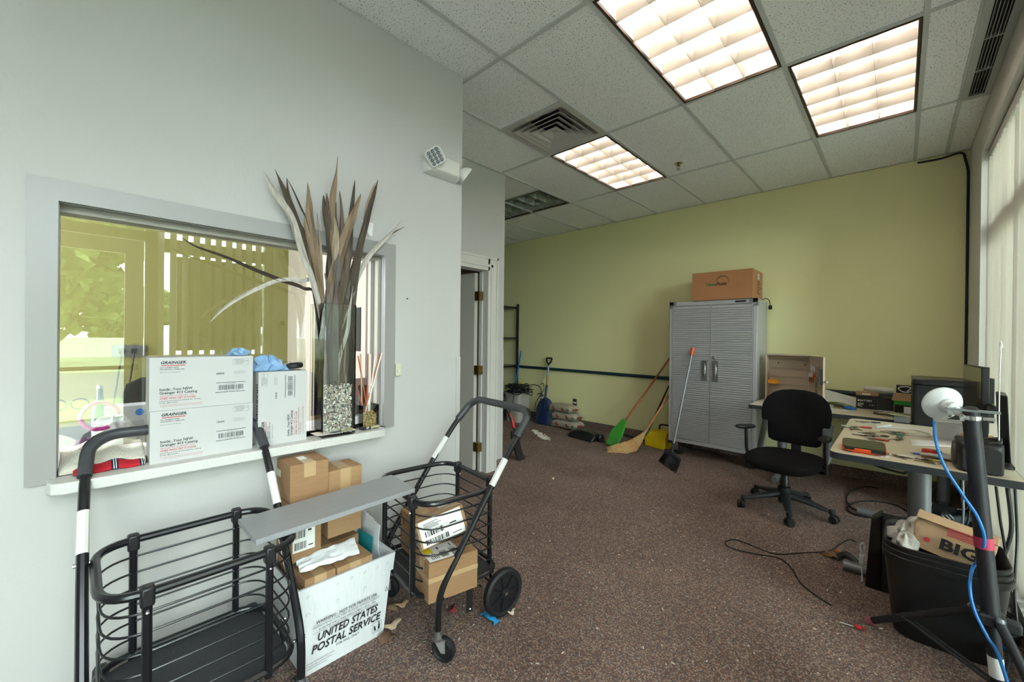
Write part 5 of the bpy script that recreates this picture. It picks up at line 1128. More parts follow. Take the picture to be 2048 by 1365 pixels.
# key cabinet, open, on the far desk
t = thing('key_cabinet', 'open beige steel key cabinet with rows of hooks on the far desk', 'cabinet', (-.82, 4.98, ZD))
kx0, kx1, ky0, ky1, kz0, kz1 = -1.015, -.635, 4.92, 5.03, ZD+.001, 1.212
km = mat('taupe_steel', '#bba894', .45)
obj('body', MB().box((kx0, ky1-.004, kz0), (kx1, ky1, kz1)).box((kx0, ky0, kz0), (kx0+.012, ky1-.004, kz1)).box((kx1-.012, ky0, kz0), (kx1, ky1-.004, kz1)).box((kx0+.012, ky0, kz0), (kx1-.012, ky1-.004, kz0+.012)).box((kx0+.012, ky0, kz1-.012), (kx1-.012, ky1-.004, kz1)), km, t, world=True, smooth=False)
for z in (1.15, 1.065, .98, .895, .81):
    b = obj('hook_strip', MB().box((kx0+.018, ky1-.012, z-.006), (kx1-.05, ky1-.004, z+.006)), km, t, world=True, smooth=False)
    m = MB()
    for k in range(22): m.tube([(kx0+.03+k*.0135, ky1-.012, z), (kx0+.03+k*.0135, ky1-.022, z), (kx0+.03+k*.0135, ky1-.024, z+.006)], .0012, 4)
    obj('hooks', m, mat('hook_metal', '#7d7263', .4, .6), b, world=True)
obj('slot_holes', MB().prism(rrect(.008, .02, .003, 2, -.92, -.0), 0, .001, m=Matrix.Translation((0, ky1-.0045, 1.115)) @ Matrix.Rotation(pi/2, 4, 'X')).prism(rrect(.008, .02, .003, 2, -.69, 0), 0, .001, m=Matrix.Translation((0, ky1-.0045, 1.11)) @ Matrix.Rotation(pi/2, 4, 'X')), ink, t, world=True)
da, db = V((kx1, ky0, 0)), V((-.487, 4.585, 0)); dd = (db-da); DL = dd.length; ang = math.atan2(dd.y, dd.x)
A = Matrix.Translation((kx1, ky0, 0)) @ Matrix.Rotation(ang, 4, 'Z')
d_ = obj('door', MB().box((0, 0, kz0+.012), (DL, .004, kz1-.008), A).box((0, -.012, kz0+.012), (.004, 0, kz1-.008), A).box((DL-.004, -.012, kz0+.012), (DL, .0, kz1-.008), A).box((0, -.012, kz1-.012), (DL, 0, kz1-.008), A).box((0, -.012, kz0+.012), (DL, 0, kz0+.016), A), km, t, world=True, smooth=False)
obj('door_hook_strip', MB().box((.02, -.012, 1.105), (DL-.05, -.002, 1.117), A).box((.02, -.012, .90), (DL-.05, -.002, .91), A), km, d_, world=True)
obj('lock_case', MB().box((DL-.10, -.03, .955), (DL-.03, -.002, 1.02), A).box((DL-.07, -.025, 1.0), (DL-.035, -.003, 1.10), A).tube([(DL+.001, .004, .985), (DL+.03, .01, .985)], .008, 8, m=A).box((DL-.19, -.01, .80), (DL-.175, -.004, .96), A), steel, d_, world=True)
def hang(label, name, cat, x, z, w, h, m, dy=-.02):
    o = single(name, MB().box((x-w/2, dy-.004, z-h), (x+w/2, dy, z), A).tube([(x, dy-.002, z), (x, dy+.006, z+.012)], .0015, 5, m=A), m, label, cat, bev=.001); return o
for i, (x, z, w, h, m, l) in enumerate(((.10, 1.115, .028, .045, white_p, 'first small white key tag at the top of the cabinet door'), (.145, 1.11, .028, .045, white_p, 'second small white key tag at the top of the cabinet door'), (.19, 1.105, .028, .045, white_p, 'third small white key tag at the top of the cabinet door'),
      (.06, 1.04, .04, .04, white_p, 'white key tag low on the cabinet door nearest the hooks'), (.12, 1.05, .05, .045, white_p, 'white key tag low on the cabinet door beside the red one'), (.165, 1.03, .028, .075, red_p, 'red key tag hanging on the cabinet door'), (.20, 1.045, .02, .05, orange_p, 'orange key tag beside the lock of the key cabinet'))):
    hang(l, 'key_tag', 'key tag', x, z, w, h, m)
m = MB()
for k in range(5): m.box((.07+k*.018, -.03, .955+.006*(k % 2)), (.078+k*.018, -.027, 1.005), A)
single('hanging_keys', m, brass, 'cluster of brass keys hanging under the tags on the cabinet door', 'keys')
crumple('orange_envelope', 'crumpled orange paper inside the bottom of the key cabinet', 'paper', (-.95, 4.965, .90), (.055, .035, .05), mat('orange_paper', '#e59a2a', .7), 21, 20, .35)
crumple('paper_pile', 'pile of papers filling the bottom of the key cabinet', 'papers', (-.83, 4.965, ZD+.014), (.10, .03, .07), paper, 22, 16, .2)
# things on the far desk
def sheetz(name, label, cat, pts, z, m, th=.001, curl=0.):
    mb = MB(); n = 6; a, b, c, d_ = [V((*p, z)) for p in pts]; g, F = [], []
    for j in range(n+1):
        for i in range(n+1):
            u, v = i/n, j/n; p = (a*(1-u)+b*u)*(1-v)+(d_*(1-u)+c*u)*v; p.z += curl*(sin(pi*u)*.5+(1-v)**2*.5) + .0008*sin(7*u+5*v)+.0009; g.append(p)
    N = n+1; F = [(j*N+i, j*N+i+1, (j+1)*N+i+1, (j+1)*N+i) for j in range(n) for i in range(n)]
    o = obj(name, mb.add(g, F), m); s = o.modifiers.new('solid', 'SOLIDIFY'); s.thickness = th; s.offset = 1
    return tag(o, label, cat)
sheetz('green_sheet', 'bright green sheet leaning among papers beside the key cabinet', 'paper', [(-.55, 4.9), (-.30, 4.86), (-.28, 5.0), (-.56, 5.05)], ZD, mat('lime_paper', '#a9d02f', .6), curl=.05)
o = sheet('white_folder', 'white folder leaning against the green wall behind the green sheet', 'folder', [(-.60, 4.98, ZD+.004), (-.26, 5.02, ZD+.004), (-.30, 5.2, .80), (-.62, 5.235, .875)], paper, .004, wrinkle=.001)
sheetz('white_sheet', 'loose white sheet at the front of the far desk', 'paper', [(-.62, 4.60), (-.28, 4.68), (-.30, 4.78), (-.60, 4.80)], ZD, paper)
t = single('small_box', MB().box((-.53, 4.74, ZD+.004), (-.44, 4.80, ZD+.03)), white_c, 'small flat white box on the loose papers of the far desk', 'box', bev=.002)
crumple('blue_glove', 'crumpled blue glove on the far desk', 'glove', (-.33, 4.83, ZD+.001), (.05, .035, .028), blue_p, 31, 20, .4)
def battery(label, x0, x1, y, m, txt):
    t = thing('battery', label, 'battery', ((x0+x1)/2, y+.05, ZD)); obj('case', MB().box((x0, y, ZD+.001), (x1, y+.10, ZD+.115)), m, t, world=True, bev=.003)
    for q in (.25, .75): obj('terminal', MB().box((x0+(x1-x0)*q-.005, y+.02, ZD+.115), (x0+(x1-x0)*q+.005, y+.03, ZD+.121)), brass, t, world=True)
    if txt:
        mb = text_mb('BATTERY', (x0+.028, y-.0006, ZD+.068), X3, Z3, .016, .085, .02); mb.prism(rrect(.014, .016, .003, 2), 0, .0008, m=Matrix.Translation((x0+.018, y, ZD+.076)) @ Matrix.Rotation(pi/2, 4, 'X'))
        for k in range(4): rect_mb(mb, (0, y-.0004, 0), X3, Z3, x0+.01, ZD+.02+.009*k, x0+random.uniform(.03, .06), ZD+.024+.009*k)
        text_mb('6.6 Ah', (x0+.09, y-.0006, ZD+.035), X3, Z3, .009, .035, mb=mb)
        obj('print', mb, paper, t, world=True, smooth=False)
battery('black battery with white lettering on the far desk', -.292, -.147, 4.98, black_p, 1); battery('plain black battery without lettering on the far desk', -.14, -.035, 5.0, black_p, 0)
t = thing('flat_carton', 'flat brown carton lying on the lettered battery', 'box', (-.22, 5.03, .852)); obj('body', MB().box((-.295, 4.985, .852), (-.135, 5.08, .882)), cardb2, t, world=True, bev=.002); obj('label', rect_mb(MB(), (0, 4.9846, 0), X3, Z3, -.25, .858, -.19, .872), paper, t, world=True)
single('paper_roll', MB().tube([(-.24, 5.06, .915), (-.04, 5.10, .90)], [.022, .03], 14), mat('ivory_paper', '#d6d0c8', .7), 'rolled white paper lying on the small cartons near the wall', 'roll')
t = thing('gift_carton', 'open green box with cardboard flap beside the printer', 'box', (.02, 4.95, ZD)); obj('tray', MB().box((-.03, 4.93, ZD+.001), (.12, 5.10, .80)), black_p, t, world=True, bev=.003)
obj('green_band', MB().box((-.033, 4.926, .80), (.122, 5.102, .835)), mat('vivid_green', '#36b53c', .5), t, world=True); obj('flap', MB().rings([[(-.05, 4.90, .838), (.12, 4.905, .838), (.12, 4.907, .841), (-.05, 4.902, .841)], [(-.035, 4.94, .895), (.12, 4.95, .895), (.12, 4.952, .898), (-.035, 4.942, .898)]]), cardb2, t, world=True)
obj('card', MB().box((.03, 4.91, ZD+.001), (.11, 4.913, .79)), paper, t, world=True)
t = thing('cable_box', 'black box with white coiled cable sitting on the green box', 'box', (.04, 5.0, .9)); obj('tray', MB().box((-.02, 4.97, .9), (.12, 5.08, .965)), black_p, t, world=True, bev=.003)
obj('cable', MB().tube([(.04+.045*cos(a)*(1+.1*sin(3*a)), 4.966+.004*sin(5*a), .935+.024*sin(a)) for a in [2*pi*k/26 for k in range(26)]], .0045, 6, close=True).tube(bez([(.05, 4.965, .92), (.08, 4.963, .95), (.11, 4.965, .93)], 5), .004, 6), white_p, t, world=True)
sheetz('printed_packet', 'crumpled black and white printed packet on the far desk', 'packet', [(-.16, 4.66), (-.04, 4.62), (-.02, 4.74), (-.16, 4.78)], ZD+.001, mat('packet_print', '#a8a49c', .5, var=.6, vs=40), .012, .03)
t = thing('dark_tray', 'low dark metal tray with an olive flap left of the printer', 'tray', (.0, 4.38, ZD)); obj('tray', MB().box((-.03, 4.33, ZD+.001), (.062, 4.40, ZD+.05)), leg_grey, t, world=True, bev=.003); obj('flap', MB().rings([[(-.06, 4.31, .787), (.062, 4.31, .782), (.062, 4.31, .785), (-.06, 4.31, .790)], [(-.05, 4.42, .795), (.062, 4.42, .79), (.062, 4.42, .793), (-.05, 4.42, .798)]]), mat('olive_card', '#8c8a6a', .6), t, world=True)
# things on the keys desk
t = thing('rugged_tablet', 'orange and black rugged tablet lying near the desk corner', 'tablet', (-.145, 3.07, ZD))
A = Matrix.Translation((-.145, 3.07, ZD+.020)) @ Euler((rad(4), 0, rad(4))).to_matrix().to_4x4()
obj('case', MB().prism(rrect(.19, .20, .03, 5), -.006, .012, m=A), orange_p, t, bev=.003, world=True); obj('screen', MB().prism(rrect(.182, .185, .025, 5), .012, .018, m=A), mat('dark_olive_screen', '#2b2f22', .2), t, world=True)
obj('stand', MB().box((-.05, -.09, -.014), (.05, -.02, -.006), A), orange_p, t, world=True); obj('corner_guard', MB().box((.03, -.103, -.002), (.09, -.094, .014), A).box((-.085, -.103, .004), (-.04, -.094, .014), A), black_r, t, world=True)
def keyset(label, u, v, ang, n, tagm=None, tagang=0., tl=.05):
    p = onz(u, v, ZD); t = thing('key_ring', label, 'keys', (p.x, p.y, ZD+.002), rz=ang)
    obj('ring', MB().tube([(.014*cos(a), .014*sin(a), .003+.002*sin(a)) for a in [2*pi*k/18 for k in range(18)]], .0014, 5, close=True), chrome, t)
    for k in range(n):
        b = rad(150+k*34+random.uniform(-10, 10)); A = Matrix.Translation((.012*cos(b), .012*sin(b), .0022*k)) @ Matrix.Rotation(b, 4, 'Z')
        obj('key', MB().prism(rrect(.026, .024, .009, 3, .010, 0), 0, .002, m=A).prism([(.02, -.004), (.054, -.004), (.058, 0), (.052, .004), (.046, .0025), (.04, .0045), (.034, .0025), (.02, .004)], 0, .002, m=A), brass if k % 2 else steel, t)
    if tagm: A = Matrix.Rotation(tagang, 4, 'Z'); obj('tag', MB().prism(rrect(tl, .026, .006, 3, .018+tl/2, 0), .001, .005, m=A), tagm, t)
    t.scale = (1.25, 1.25, 1.25)
random.seed(5)
for a in (('key ring with a dark blue fob at the far end of the keys desk', 1737, 846, .4, 3, navy, .1, .04), ('key ring with a red tag, second from the far end', 1715, 856, .3, 3, red_p, .3), ('key ring with a white tag left of the red tagged one', 1706, 858, 2.2, 2, white_p, .2), ('bare bunch of keys behind the tablet', 1745, 868, .9, 3), ('key ring with a small white tag before the bare bunch', 1738, 874, .2, 2, paper, 2.6),
          ('key ring with a long red tag nearest the tablet', 1737, 878, 2.6, 2, red_p, 3.6, .06), ('key ring with a dark fob right of the white tag', 1756, 874, .5, 3, black_p, .2, .03), ('large key ring with a green and white tag in the middle of the desk', 1782, 868, 2.8, 4, mat('green_tag', '#2f7a4e', .4), 3.0, .04), ('key ring with a bright red tag beside the green one', 1795, 869, .2, 2, red_p, .6, .03),
          ('brass keys with a square white tag in front of the tablet', 1783, 911, 2.8, 2, paper, 3.5), ('key ring with a bright yellow tag near the desk front edge', 1842, 920, 2.9, 4, mat('neon_yellow', '#e6e32a', .5), 3.6, .055), ('black handled hardware piece and keys at the middle of the desk', 1800, 880, 1.2, 2, leg_grey, .4, .06), ('small brass key pair right of the yellow tag', 1872, 928, .1, 2)): keyset(*a)
for i, (q, l) in enumerate(((((1753, 905), (1762, 903), (1780, 915), (1772, 917)), 'narrow white slip in front of the tablet'), (((1750, 911), (1756, 909), (1770, 915), (1764, 916)), 'second short white slip in front of the tablet'), (((1820, 880), (1918, 884), (1925, 896), (1824, 892)), 'large white sheet with small print under the perforated box'),
                     (((1852, 912), (1880, 922), (1870, 926), (1843, 915)), 'white paper corner beside the yellow tag'))):
    P = [onz(u, v, ZD) for u, v in q]; sheetz('paper_slip', l, 'paper', [(p.x, p.y) for p in P], ZD+.0005*i, paper)
p, q = onz(1826, 907, ZD+.006), onz(1848, 910, ZD+.006); t = thing('blue_pen', 'short blue pen on the desk near the yellow tag', 'pen', p); obj('barrel', MB().tube([p, q], .005, 8), blue_p, t, world=True); obj('tip', MB().tube([p, p+(p-q)*.3], [.004, .0015], 8), steel, t, world=True)
single('white_cable', MB().tube(bez([(x, y, ZD+.005) for x, y in [(onz(u, v, ZD).x, onz(u, v, ZD).y) for u, v in ((1762, 856), (1790, 857), (1830, 862), (1856, 869), (1858, 874), (1835, 874), (1800, 868), (1770, 862))]], 6), .0045, 8), white_p, 'loop of white cable lying flat across the keys desk', 'cable')
single('white_bracket', MB().tube([(onz(1752, 858, ZD).x, onz(1752, 858, ZD).y, ZD+.008), (onz(1781, 853, ZD).x, onz(1781, 853, ZD).y, ZD+.008)], .007, 8), white_p, 'short white plastic strip beside the red tagged keys', 'strip')
o = sheetz('candy_packet', 'plastic candy packet with red and green print beside the radio', 'packet', [(.085, 3.13), (.20, 3.10), (.215, 3.20), (.10, 3.26)], ZD+.001, mat('clear_packet', '#cfc9c4', .25, var=.3, vs=60), .015, .012)
t = o; obj('red_print', MB().prism(rrect(.045, .035, .01, 3, .125, 3.165), .757, .7585), red_p, t); obj('green_print', MB().prism(rrect(.012, .016, .004, 3, .150, 3.165), .7585, .7592), ink_gr, t)
t = thing('perforated_box', 'white perforated plastic speaker box in front of the printer', 'speaker', (.232, 3.80, ZD), rz=rad(4))
obj('body', MB().prism(rrect(.135, .12, .012, 4), .001, .125), white_p, t, bev=.004); m = MB()
for i in range(17):
    for j in range(13):
        x, z = -.058+i*.0072+(j % 2)*.0036, .012+j*.0085
        m.lathe([(.0001, 0), (.0026, 0)], 6, m=Matrix.Translation((x, -.0604, z)) @ Matrix.Rotation(pi/2, 4, 'X'), cap=False)
obj('grille_holes', m, mat('hole_grey', '#56585a', .7), t)
t = thing('wooden_tray', 'light wooden tray behind the radio', 'tray', (.345, 3.70, ZD)); obj('tray', MB().box((-.07, -.10, .001), (.07, .10, .06)), mat('pale_wood', '#c69a5a', .5, var=.2, vs=10), t, bev=.004); obj('clip', MB().box((-.03, -.104, .02), (.0, -.1, .045)), chrome, t)
sheetz('envelope_stack', 'stack of white envelopes between the wooden tray and perforated box', 'envelope', [(.30, 3.83), (.40, 3.83), (.40, 3.95), (.30, 3.95)], ZD+.001, paper, .05)
# monitors
t = thing('desk_monitor', 'black monitor with glossy screen reflecting the green wall', 'monitor', (.36, 3.65, ZD))
a, b = V((.292, 3.83, 0)), V((.330, 3.43, 0)); u = (b-a).normalized(); n = V((u.y, -u.x, 0)); n = -n if n.x > 0 else n
bx = lambda s0, s1, d0, d1, z0, z1: [a+u*s0+n*d0+Z3*z0, a+u*s1+n*d0+Z3*z0, a+u*s1+n*d1+Z3*z0, a+u*s0+n*d1+Z3*z0, a+u*s0+n*d0+Z3*z1, a+u*s1+n*d0+Z3*z1, a+u*s1+n*d1+Z3*z1, a+u*s0+n*d1+Z3*z1]
FB = [(3, 2, 1, 0), (4, 5, 6, 7), (0, 1, 5, 4), (1, 2, 6, 5), (2, 3, 7, 6), (3, 0, 4, 7)]; ML = (b-a).length
obj('shell', MB().add(bx(0, ML, -.03, 0, .85, 1.215), FB).add(bx(.08, ML-.08, -.065, -.03, .90, 1.15), FB), black_p, t, world=True, bev=.003)
obj('screen', MB().add(bx(.006, ML-.006, .0003, .0015, .857, 1.209), FB), mat('glossy_screen', '#3a3a30', .08, spec=1.), t, world=True)
obj('stand', MB().box((.35, 3.60, ZD+.012), (.375, 3.66, 1.0)).box((.27, 3.53, ZD+.001), (.415, 3.73, ZD+.013)), black_p, t, world=True, bev=.003)
t = thing('thin_monitor', 'thin black monitor seen edge-on against the window blind', 'monitor', (.39, 3.22, ZD))
obj('shell', MB().rings([[(x, y, z) for x, y in ((.352+o, 3.12), (.382+o, 3.08), (.402+o, 3.30), (.372+o, 3.34))] for z, o in ((.765, .012), (.9, .006), (1.095, -.002))]), black_p, t, world=True, bev=.006)
obj('stand', MB().box((.385, 3.20, ZD+.012), (.405, 3.26, .85)).prism(rrect(.10, .22, .02, 3, .365, 3.24), ZD+.001, ZD+.013), black_p, t, world=True)
obj('arm', MB().tube([(.37, 3.36, .99), (.36, 3.46, 1.0)], .022, 8, flat=1.), black_p, t, world=True)
# radio with telescopic antenna
t = thing('portable_radio', 'black portable radio with long telescopic antenna at the desk front', 'radio', (.29, 3.03, ZD))
obj('body', MB().rings([[(x, 3.035+(y-3.035)*s, z) for x, y in rrect(.15, .22, .035, 4, .283, 3.035)] for z, s in ((ZD+.002, .95), (ZD+.02, 1), (.84, 1), (.865, .9), (.872, .75))]), black_p, t, world=True, bev=.004)
obj('front_bezel', MB().prism(rrect(.12, .115, .02, 4), 0, .008, m=Matrix.Translation((.285, 2.928, .797)) @ Matrix.Rotation(pi/2, 4, 'X')), charcoal, t, world=True)
obj('round_end', MB().lathe([(.02, -.012), (.058, -.008), (.06, .0), (.055, .012)], 24, m=Matrix.Translation((.205, 3.03, .797)) @ Matrix.Rotation(pi/2, 4, 'Y')), mat('dusty_grey', '#55504a', .6, var=.3, vs=20), t, world=True)
obj('handle', MB().tube(fillet([(.31, 2.96, .87), (.345, 2.96, .882), (.36, 3.1, .882), (.31, 3.1, .87)], .01, 3), .008, 8), black_p, t, world=True)
obj('antenna', MB().tube([(.345, 3.0, .86), (.344, 3.0, 1.05), (.3445, 3.0, 1.18), (.347, 3.0, 1.33)], [.0032, .0027, .0022, .0016], 8), chrome, t, world=True)
crumple('tissue_knot', 'scrap of white tissue stuck on the antenna tip', 'tissue', (.347, 3.0, 1.325), (.006, .006, .038), paper, 41, 14, .3)
# speaker stand with dish
t = thing('tripod_stand', 'tall grey tripod pole in the right foreground with a pink tape band', 'tripod', (.265, 2.40, 0))
pb, pt = V((.285, 2.40, .02)), V((.2045, 2.42, 1.085)); pole_m = mat('scuffed_black_pole', '#34353a', .45, .4, var=.3, vs=12, stretch=(4, 4, 1)); L_ = lambda f: pb.lerp(pt, f)
obj('pole', MB().tube([L_(.26), L_(1)], .0255, 18), pole_m, t, world=True)
obj('lower_tube', MB().tube([L_(-.01), L_(.28)], .021, 16), pole_m, t, world=True)
obj('tape_band', MB().tube([L_(.505), L_(.545)], .0275, 18), pink_tape, t, world=True); obj('white_sticker', MB().tube([L_(.06), L_(.13)], .0216, 16), paper, t, world=True)
obj('pole_cap', MB().tube([L_(1), L_(1.012)], [.026, .015], 16), black_p, t, world=True)
hb = L_(.268); obj('hub', MB().box((hb.x-.035, hb.y-.035, hb.z-.03), (hb.x+.035, hb.y+.035, hb.z+.012)).box((hb.x-.055, hb.y-.02, hb.z-.02), (hb.x-.03, hb.y+.02, hb.z+.02)).box((hb.x+.03, hb.y-.02, hb.z-.035), (hb.x+.075, hb.y+.02, hb.z+.005)), charcoal, t, world=True, bev=.006)
tips = [V((-.10, 2.56, .018)), V((.405, 2.11, .018)), V((.37, 2.75, .018))]; tips[0] = onz(1737, 1243, .018)
low = L_(.03)
for tip in tips:
    st = hb+V(((tip.x-hb.x)*.13, (tip.y-hb.y)*.13, -.005)); l = obj('leg', MB().tube([st, tip], .0155, 12), pole_m, t, world=True); d_ = (tip-st).normalized()
    obj('foot', MB().tube([tip-d_*.025, tip+d_*.001], .0175, 12), mat('faded_pink_rubber', '#a35a68', .6), l, world=True)
    m_ = st.lerp(tip, .60); side = d_.cross(Z3).normalized()*.012
    for s in (-1, 1): obj('brace', MB().tube([m_+side*s, low+side*s], .0058, 6), pole_m, l, world=True)
    obj('bolt', MB().ball(tuple(m_), (.017, .017, .006), 10, 5), leg_grey, l, world=True); obj('bolt', MB().ball(tuple(st+V((0, 0, .01))), .014, 10, 5), leg_grey, l, world=True)
dc = ony(1885, 808, 2.47); hx_ = L_(.975)
t = thing('dish_antenna', 'white round wireless dish clamped to the top of the tripod pole', 'antenna', (dc.x, dc.y, dc.z))
ax = (hx_-dc).normalized(); ax = V((ax.x, ax.y-.75, -.32)).normalized(); q = ax.to_track_quat('Z', 'Y').to_matrix().to_4x4(); A = Matrix.Translation(dc) @ q
obj('dish', MB().lathe([(.001, -.012), (.06, -.014), (.069, -.008), (.07, .0), (.066, .006), (.045, .02), (.035, .026), (.001, .027)], 36, m=A), white_p, t, world=True)
obj('nut', MB().lathe([(.032, .024), (.032, .036), (.026, .042), (.026, .06), (.018, .066), (.001, .067)], 20, m=A).box((-.03, -.008, .042), (.03, .008, .056), A), white_p, t, world=True)
obj('bracket_arm', MB().tube([A @ V((0, 0, .055)), dc.lerp(hx_, .72)+V((0, -.012, -.006)), hx_+V((-.02, -.02, -.01))], [.02, .014, .012], 10), white_p, t, world=True)
obj('hose_clamp', MB().lathe([(.0262, -.008), (.0285, -.008), (.0285, .008), (.0262, .008)], 24, m=Matrix.Translation(L_(.972)), cap=False).box((.03, -.005, -.006), (.062, .002, .006), Matrix.Translation(L_(.972))), chrome, t, world=True)
obj('cross_plate', MB().box((-.07, -.012, 0), (.075, .012, .008), Matrix.Translation(L_(.995)+V((0, -.015, 0)))), mat('clear_grey', '#7f8488', .3), t, world=True)
obj('led', MB().ball(tuple(A @ V((.02, -.045, .019))), .006, 8, 5), steel, t, world=True)
cab = [ony(u, v, y) for u, v, y in ((1868, 842, 2.46), (1872, 885, 2.42), (1890, 935, 2.38), (1925, 990, 2.36), (1955, 1035, 2.36), (1969, 1080, 2.36), (1958, 1118, 2.44), (1944, 1140, 2.45), (1940, 1180, 2.38), (1950, 1225, 2.36), (1975, 1275, 2.34), (2000, 1320, 2.32))]+[V((.31, 2.22, .012)), V((.25, 2.24, .012)), V((.2, 2.30, .012))]
single('blue_cable', MB().tube(bez([V((p.x, p.y, max(p.z, .008))) for p in cab], 8), .0052, 8), mat('bright_blue_cable', '#1f7fd8', .4), 'bright blue network cable winding down the tripod pole from the dish', 'cable')

# ================================================================ UNDER AND BESIDE THE DESK
for k, (zr, lab) in enumerate(((.42, 'innermost of the nested black wastebaskets, full of paper trash'), (.396, 'middle rim of the nested black wastebaskets'), (.372, 'outermost black wastebasket of the nested stack, standing on the carpet'))):
    t = thing('wastebasket', lab, 'wastebasket', (.15, 2.765, 0), group=None); e = k*.0035
    P = [[(x*s, y*s, z) for x, y in rrect(.385+2*e, .395+2*e, .10, 7)] for z, s in ((.004+.0125*(2-k), .82), (zr-.028, .975), (zr-.028, 1.015), (zr, 1.03), (zr+.003, 1.01), (zr-.004, .985), (.01+.0125*(2-k), .80))]
    obj('shell', MB().rings(P), mat('scuffed_black_plastic', '#1a1b1d', .38, var=.2, vs=30), t)
bx_, by_ = .15, 2.765
crumple('plastic_wrap', 'crumpled clear plastic and cups at the left of the wastebasket', 'plastic', (.045, 2.80, .375), (.075, .085, .085), mat('clear_crumpled', '#c9c6c0', .2), 51, 34, .5, fold=4)
crumple('napkins', 'white paper napkins stuffed at the right of the wastebasket', 'paper', (.24, 2.83, .36), (.07, .06, .07), paper, 52, 24, .4)
crumple('plastic_wrap', 'upper tuft of clear crumpled plastic behind the paper bag', 'plastic', (.10, 2.88, .385), (.08, .06, .085), mat('clear_crumpled', '#c9c6c0', .2), 54, 40, .55, fold=5)
crumple('plastic_cup', 'crushed clear plastic cup at the left rim of the wastebasket', 'plastic', (.03, 2.70, .375), (.045, .05, .065), mat('clear_crumpled', '#c9c6c0', .2), 56, 28, .45, fold=3)
t = thing('paper_bag', 'brown fast food paper bag with red and black print in the wastebasket', 'bag', (.17, 2.74, .36), rz=-.12)
A = Matrix.Rotation(rad(-16), 4, 'X') @ Matrix.Rotation(rad(9), 4, 'Y')
random.seed(9); rr = []
for i, (z, w, d_) in enumerate(((0, .24, .11), (.05, .25, .12), (.10, .255, .11), (.15, .25, .07), (.17, .25, .03), (.135, .252, .018))):
    rr.append([(x+random.uniform(-.006, .006), y+random.uniform(-.006, .006)-(.05 if i == 5 else 0), z+random.uniform(-.004, .004)) for x, y in rrect(w, d_, min(.02, d_*.3), 3)])
obj('body', MB().rings(rr, m=A), mat('kraft_paper', '#c6a683', .8, var=.15, vs=14, bump=.5, bs=18), t)
mb = text_mb('BIG', (-.035, -.072, .035), X3, Z3, .045, .12, .04); 
obj('black_print', MB().add([A @ V(p) for p in mb.v], mb.f), ink, t)
mb = MB()
for k in range(5): rect_mb(mb, (0, -.068, 0), X3, Z3, -.02+.0*k, .10+.008*k, .12, .1045+.008*k)
mb.prism(rrect(.022, .022, .01, 3), 0, .0008, m=Matrix.Translation((-.075, -.069, .05)) @ Matrix.Rotation(pi/2, 4, 'X'))
obj('red_print', MB().add([A @ V(p) for p in mb.v], mb.f), ink_r, t)
t = thing('computer_tower', 'black computer tower standing between the wastebasket and desk legs', 'computer', (.05, 3.03, 0))
obj('case', MB().box((-.06, 2.985, .001), (.27, 3.075, .40)), black_p, t, world=True, bev=.004)
obj('bezel', MB().rings([[(-.128, 2.985, .001), (-.06, 2.985, .001), (-.06, 3.075, .001), (-.128, 3.075, .001)], [(-.105, 2.985, .375), (-.06, 2.985, .42), (-.06, 3.075, .42), (-.105, 3.075, .375)]]), mat('gloss_black', '#0d0f10', .15), t, world=True, bev=.006)
t = thing('power_adapter', 'white plug and adapter beside the computer tower', 'plug', (-.135, 3.03, 0)); obj('plug', MB().box((-.155, 3.02, .10), (-.133, 3.05, .15)), white_p, t, world=True, bev=.003)
obj('cord', MB().tube(bez([(-.144, 3.035, .15), (-.15, 3.03, .2), (-.135, 3.03, .22), (-.131, 3.03, .18)], 5), .005, 8).tube([(-.144, 3.035, .10), (-.14, 3.03, .004)], .004, 6), white_p, t, world=True)
single('grey_cable_sleeve', MB().tube(bez([(-.26, 3.23, .02), (-.22, 3.22, .05), (-.18, 3.2, .03), (-.14, 3.17, .025)], 5), .02, 10), charcoal, 'dark curved cable sleeve beside the desk foot', 'sleeve')
def floorcable(name, label, pts, r, m, z=None):
    P = [onz(u, v, r+.001) for u, v in pts]; return single(name, MB().tube(bez(P, 7), r, 7), m, label, 'cable')
floorcable('thin_black_cable', 'thin black cable lying across the open carpet toward the computer', ((1664, 1212), (1630, 1190), (1600, 1165), (1585, 1140), (1560, 1118), (1520, 1110), (1480, 1102), (1455, 1093), (1452, 1084), (1470, 1080), (1500, 1090), (1550, 1108), (1610, 1106), (1660, 1102), (1682, 1088), (1700, 1080), (1712, 1085)), .0032, black_r)
floorcable('coiled_black_cable', 'black cable curled in a loop under the desk', ((1757, 977), (1730, 974), (1705, 981), (1693, 995), (1697, 1010), (1715, 1022), (1740, 1028), (1765, 1030)), .0055, black_r)
floorcable('looped_power_cord', 'second black cord looping from the desk foot to the far leg', ((1822, 1028), (1795, 1012), (1760, 1004), (1725, 1003), (1702, 1010), (1696, 1020), (1710, 1030), (1735, 1036)), .0055, black_r)
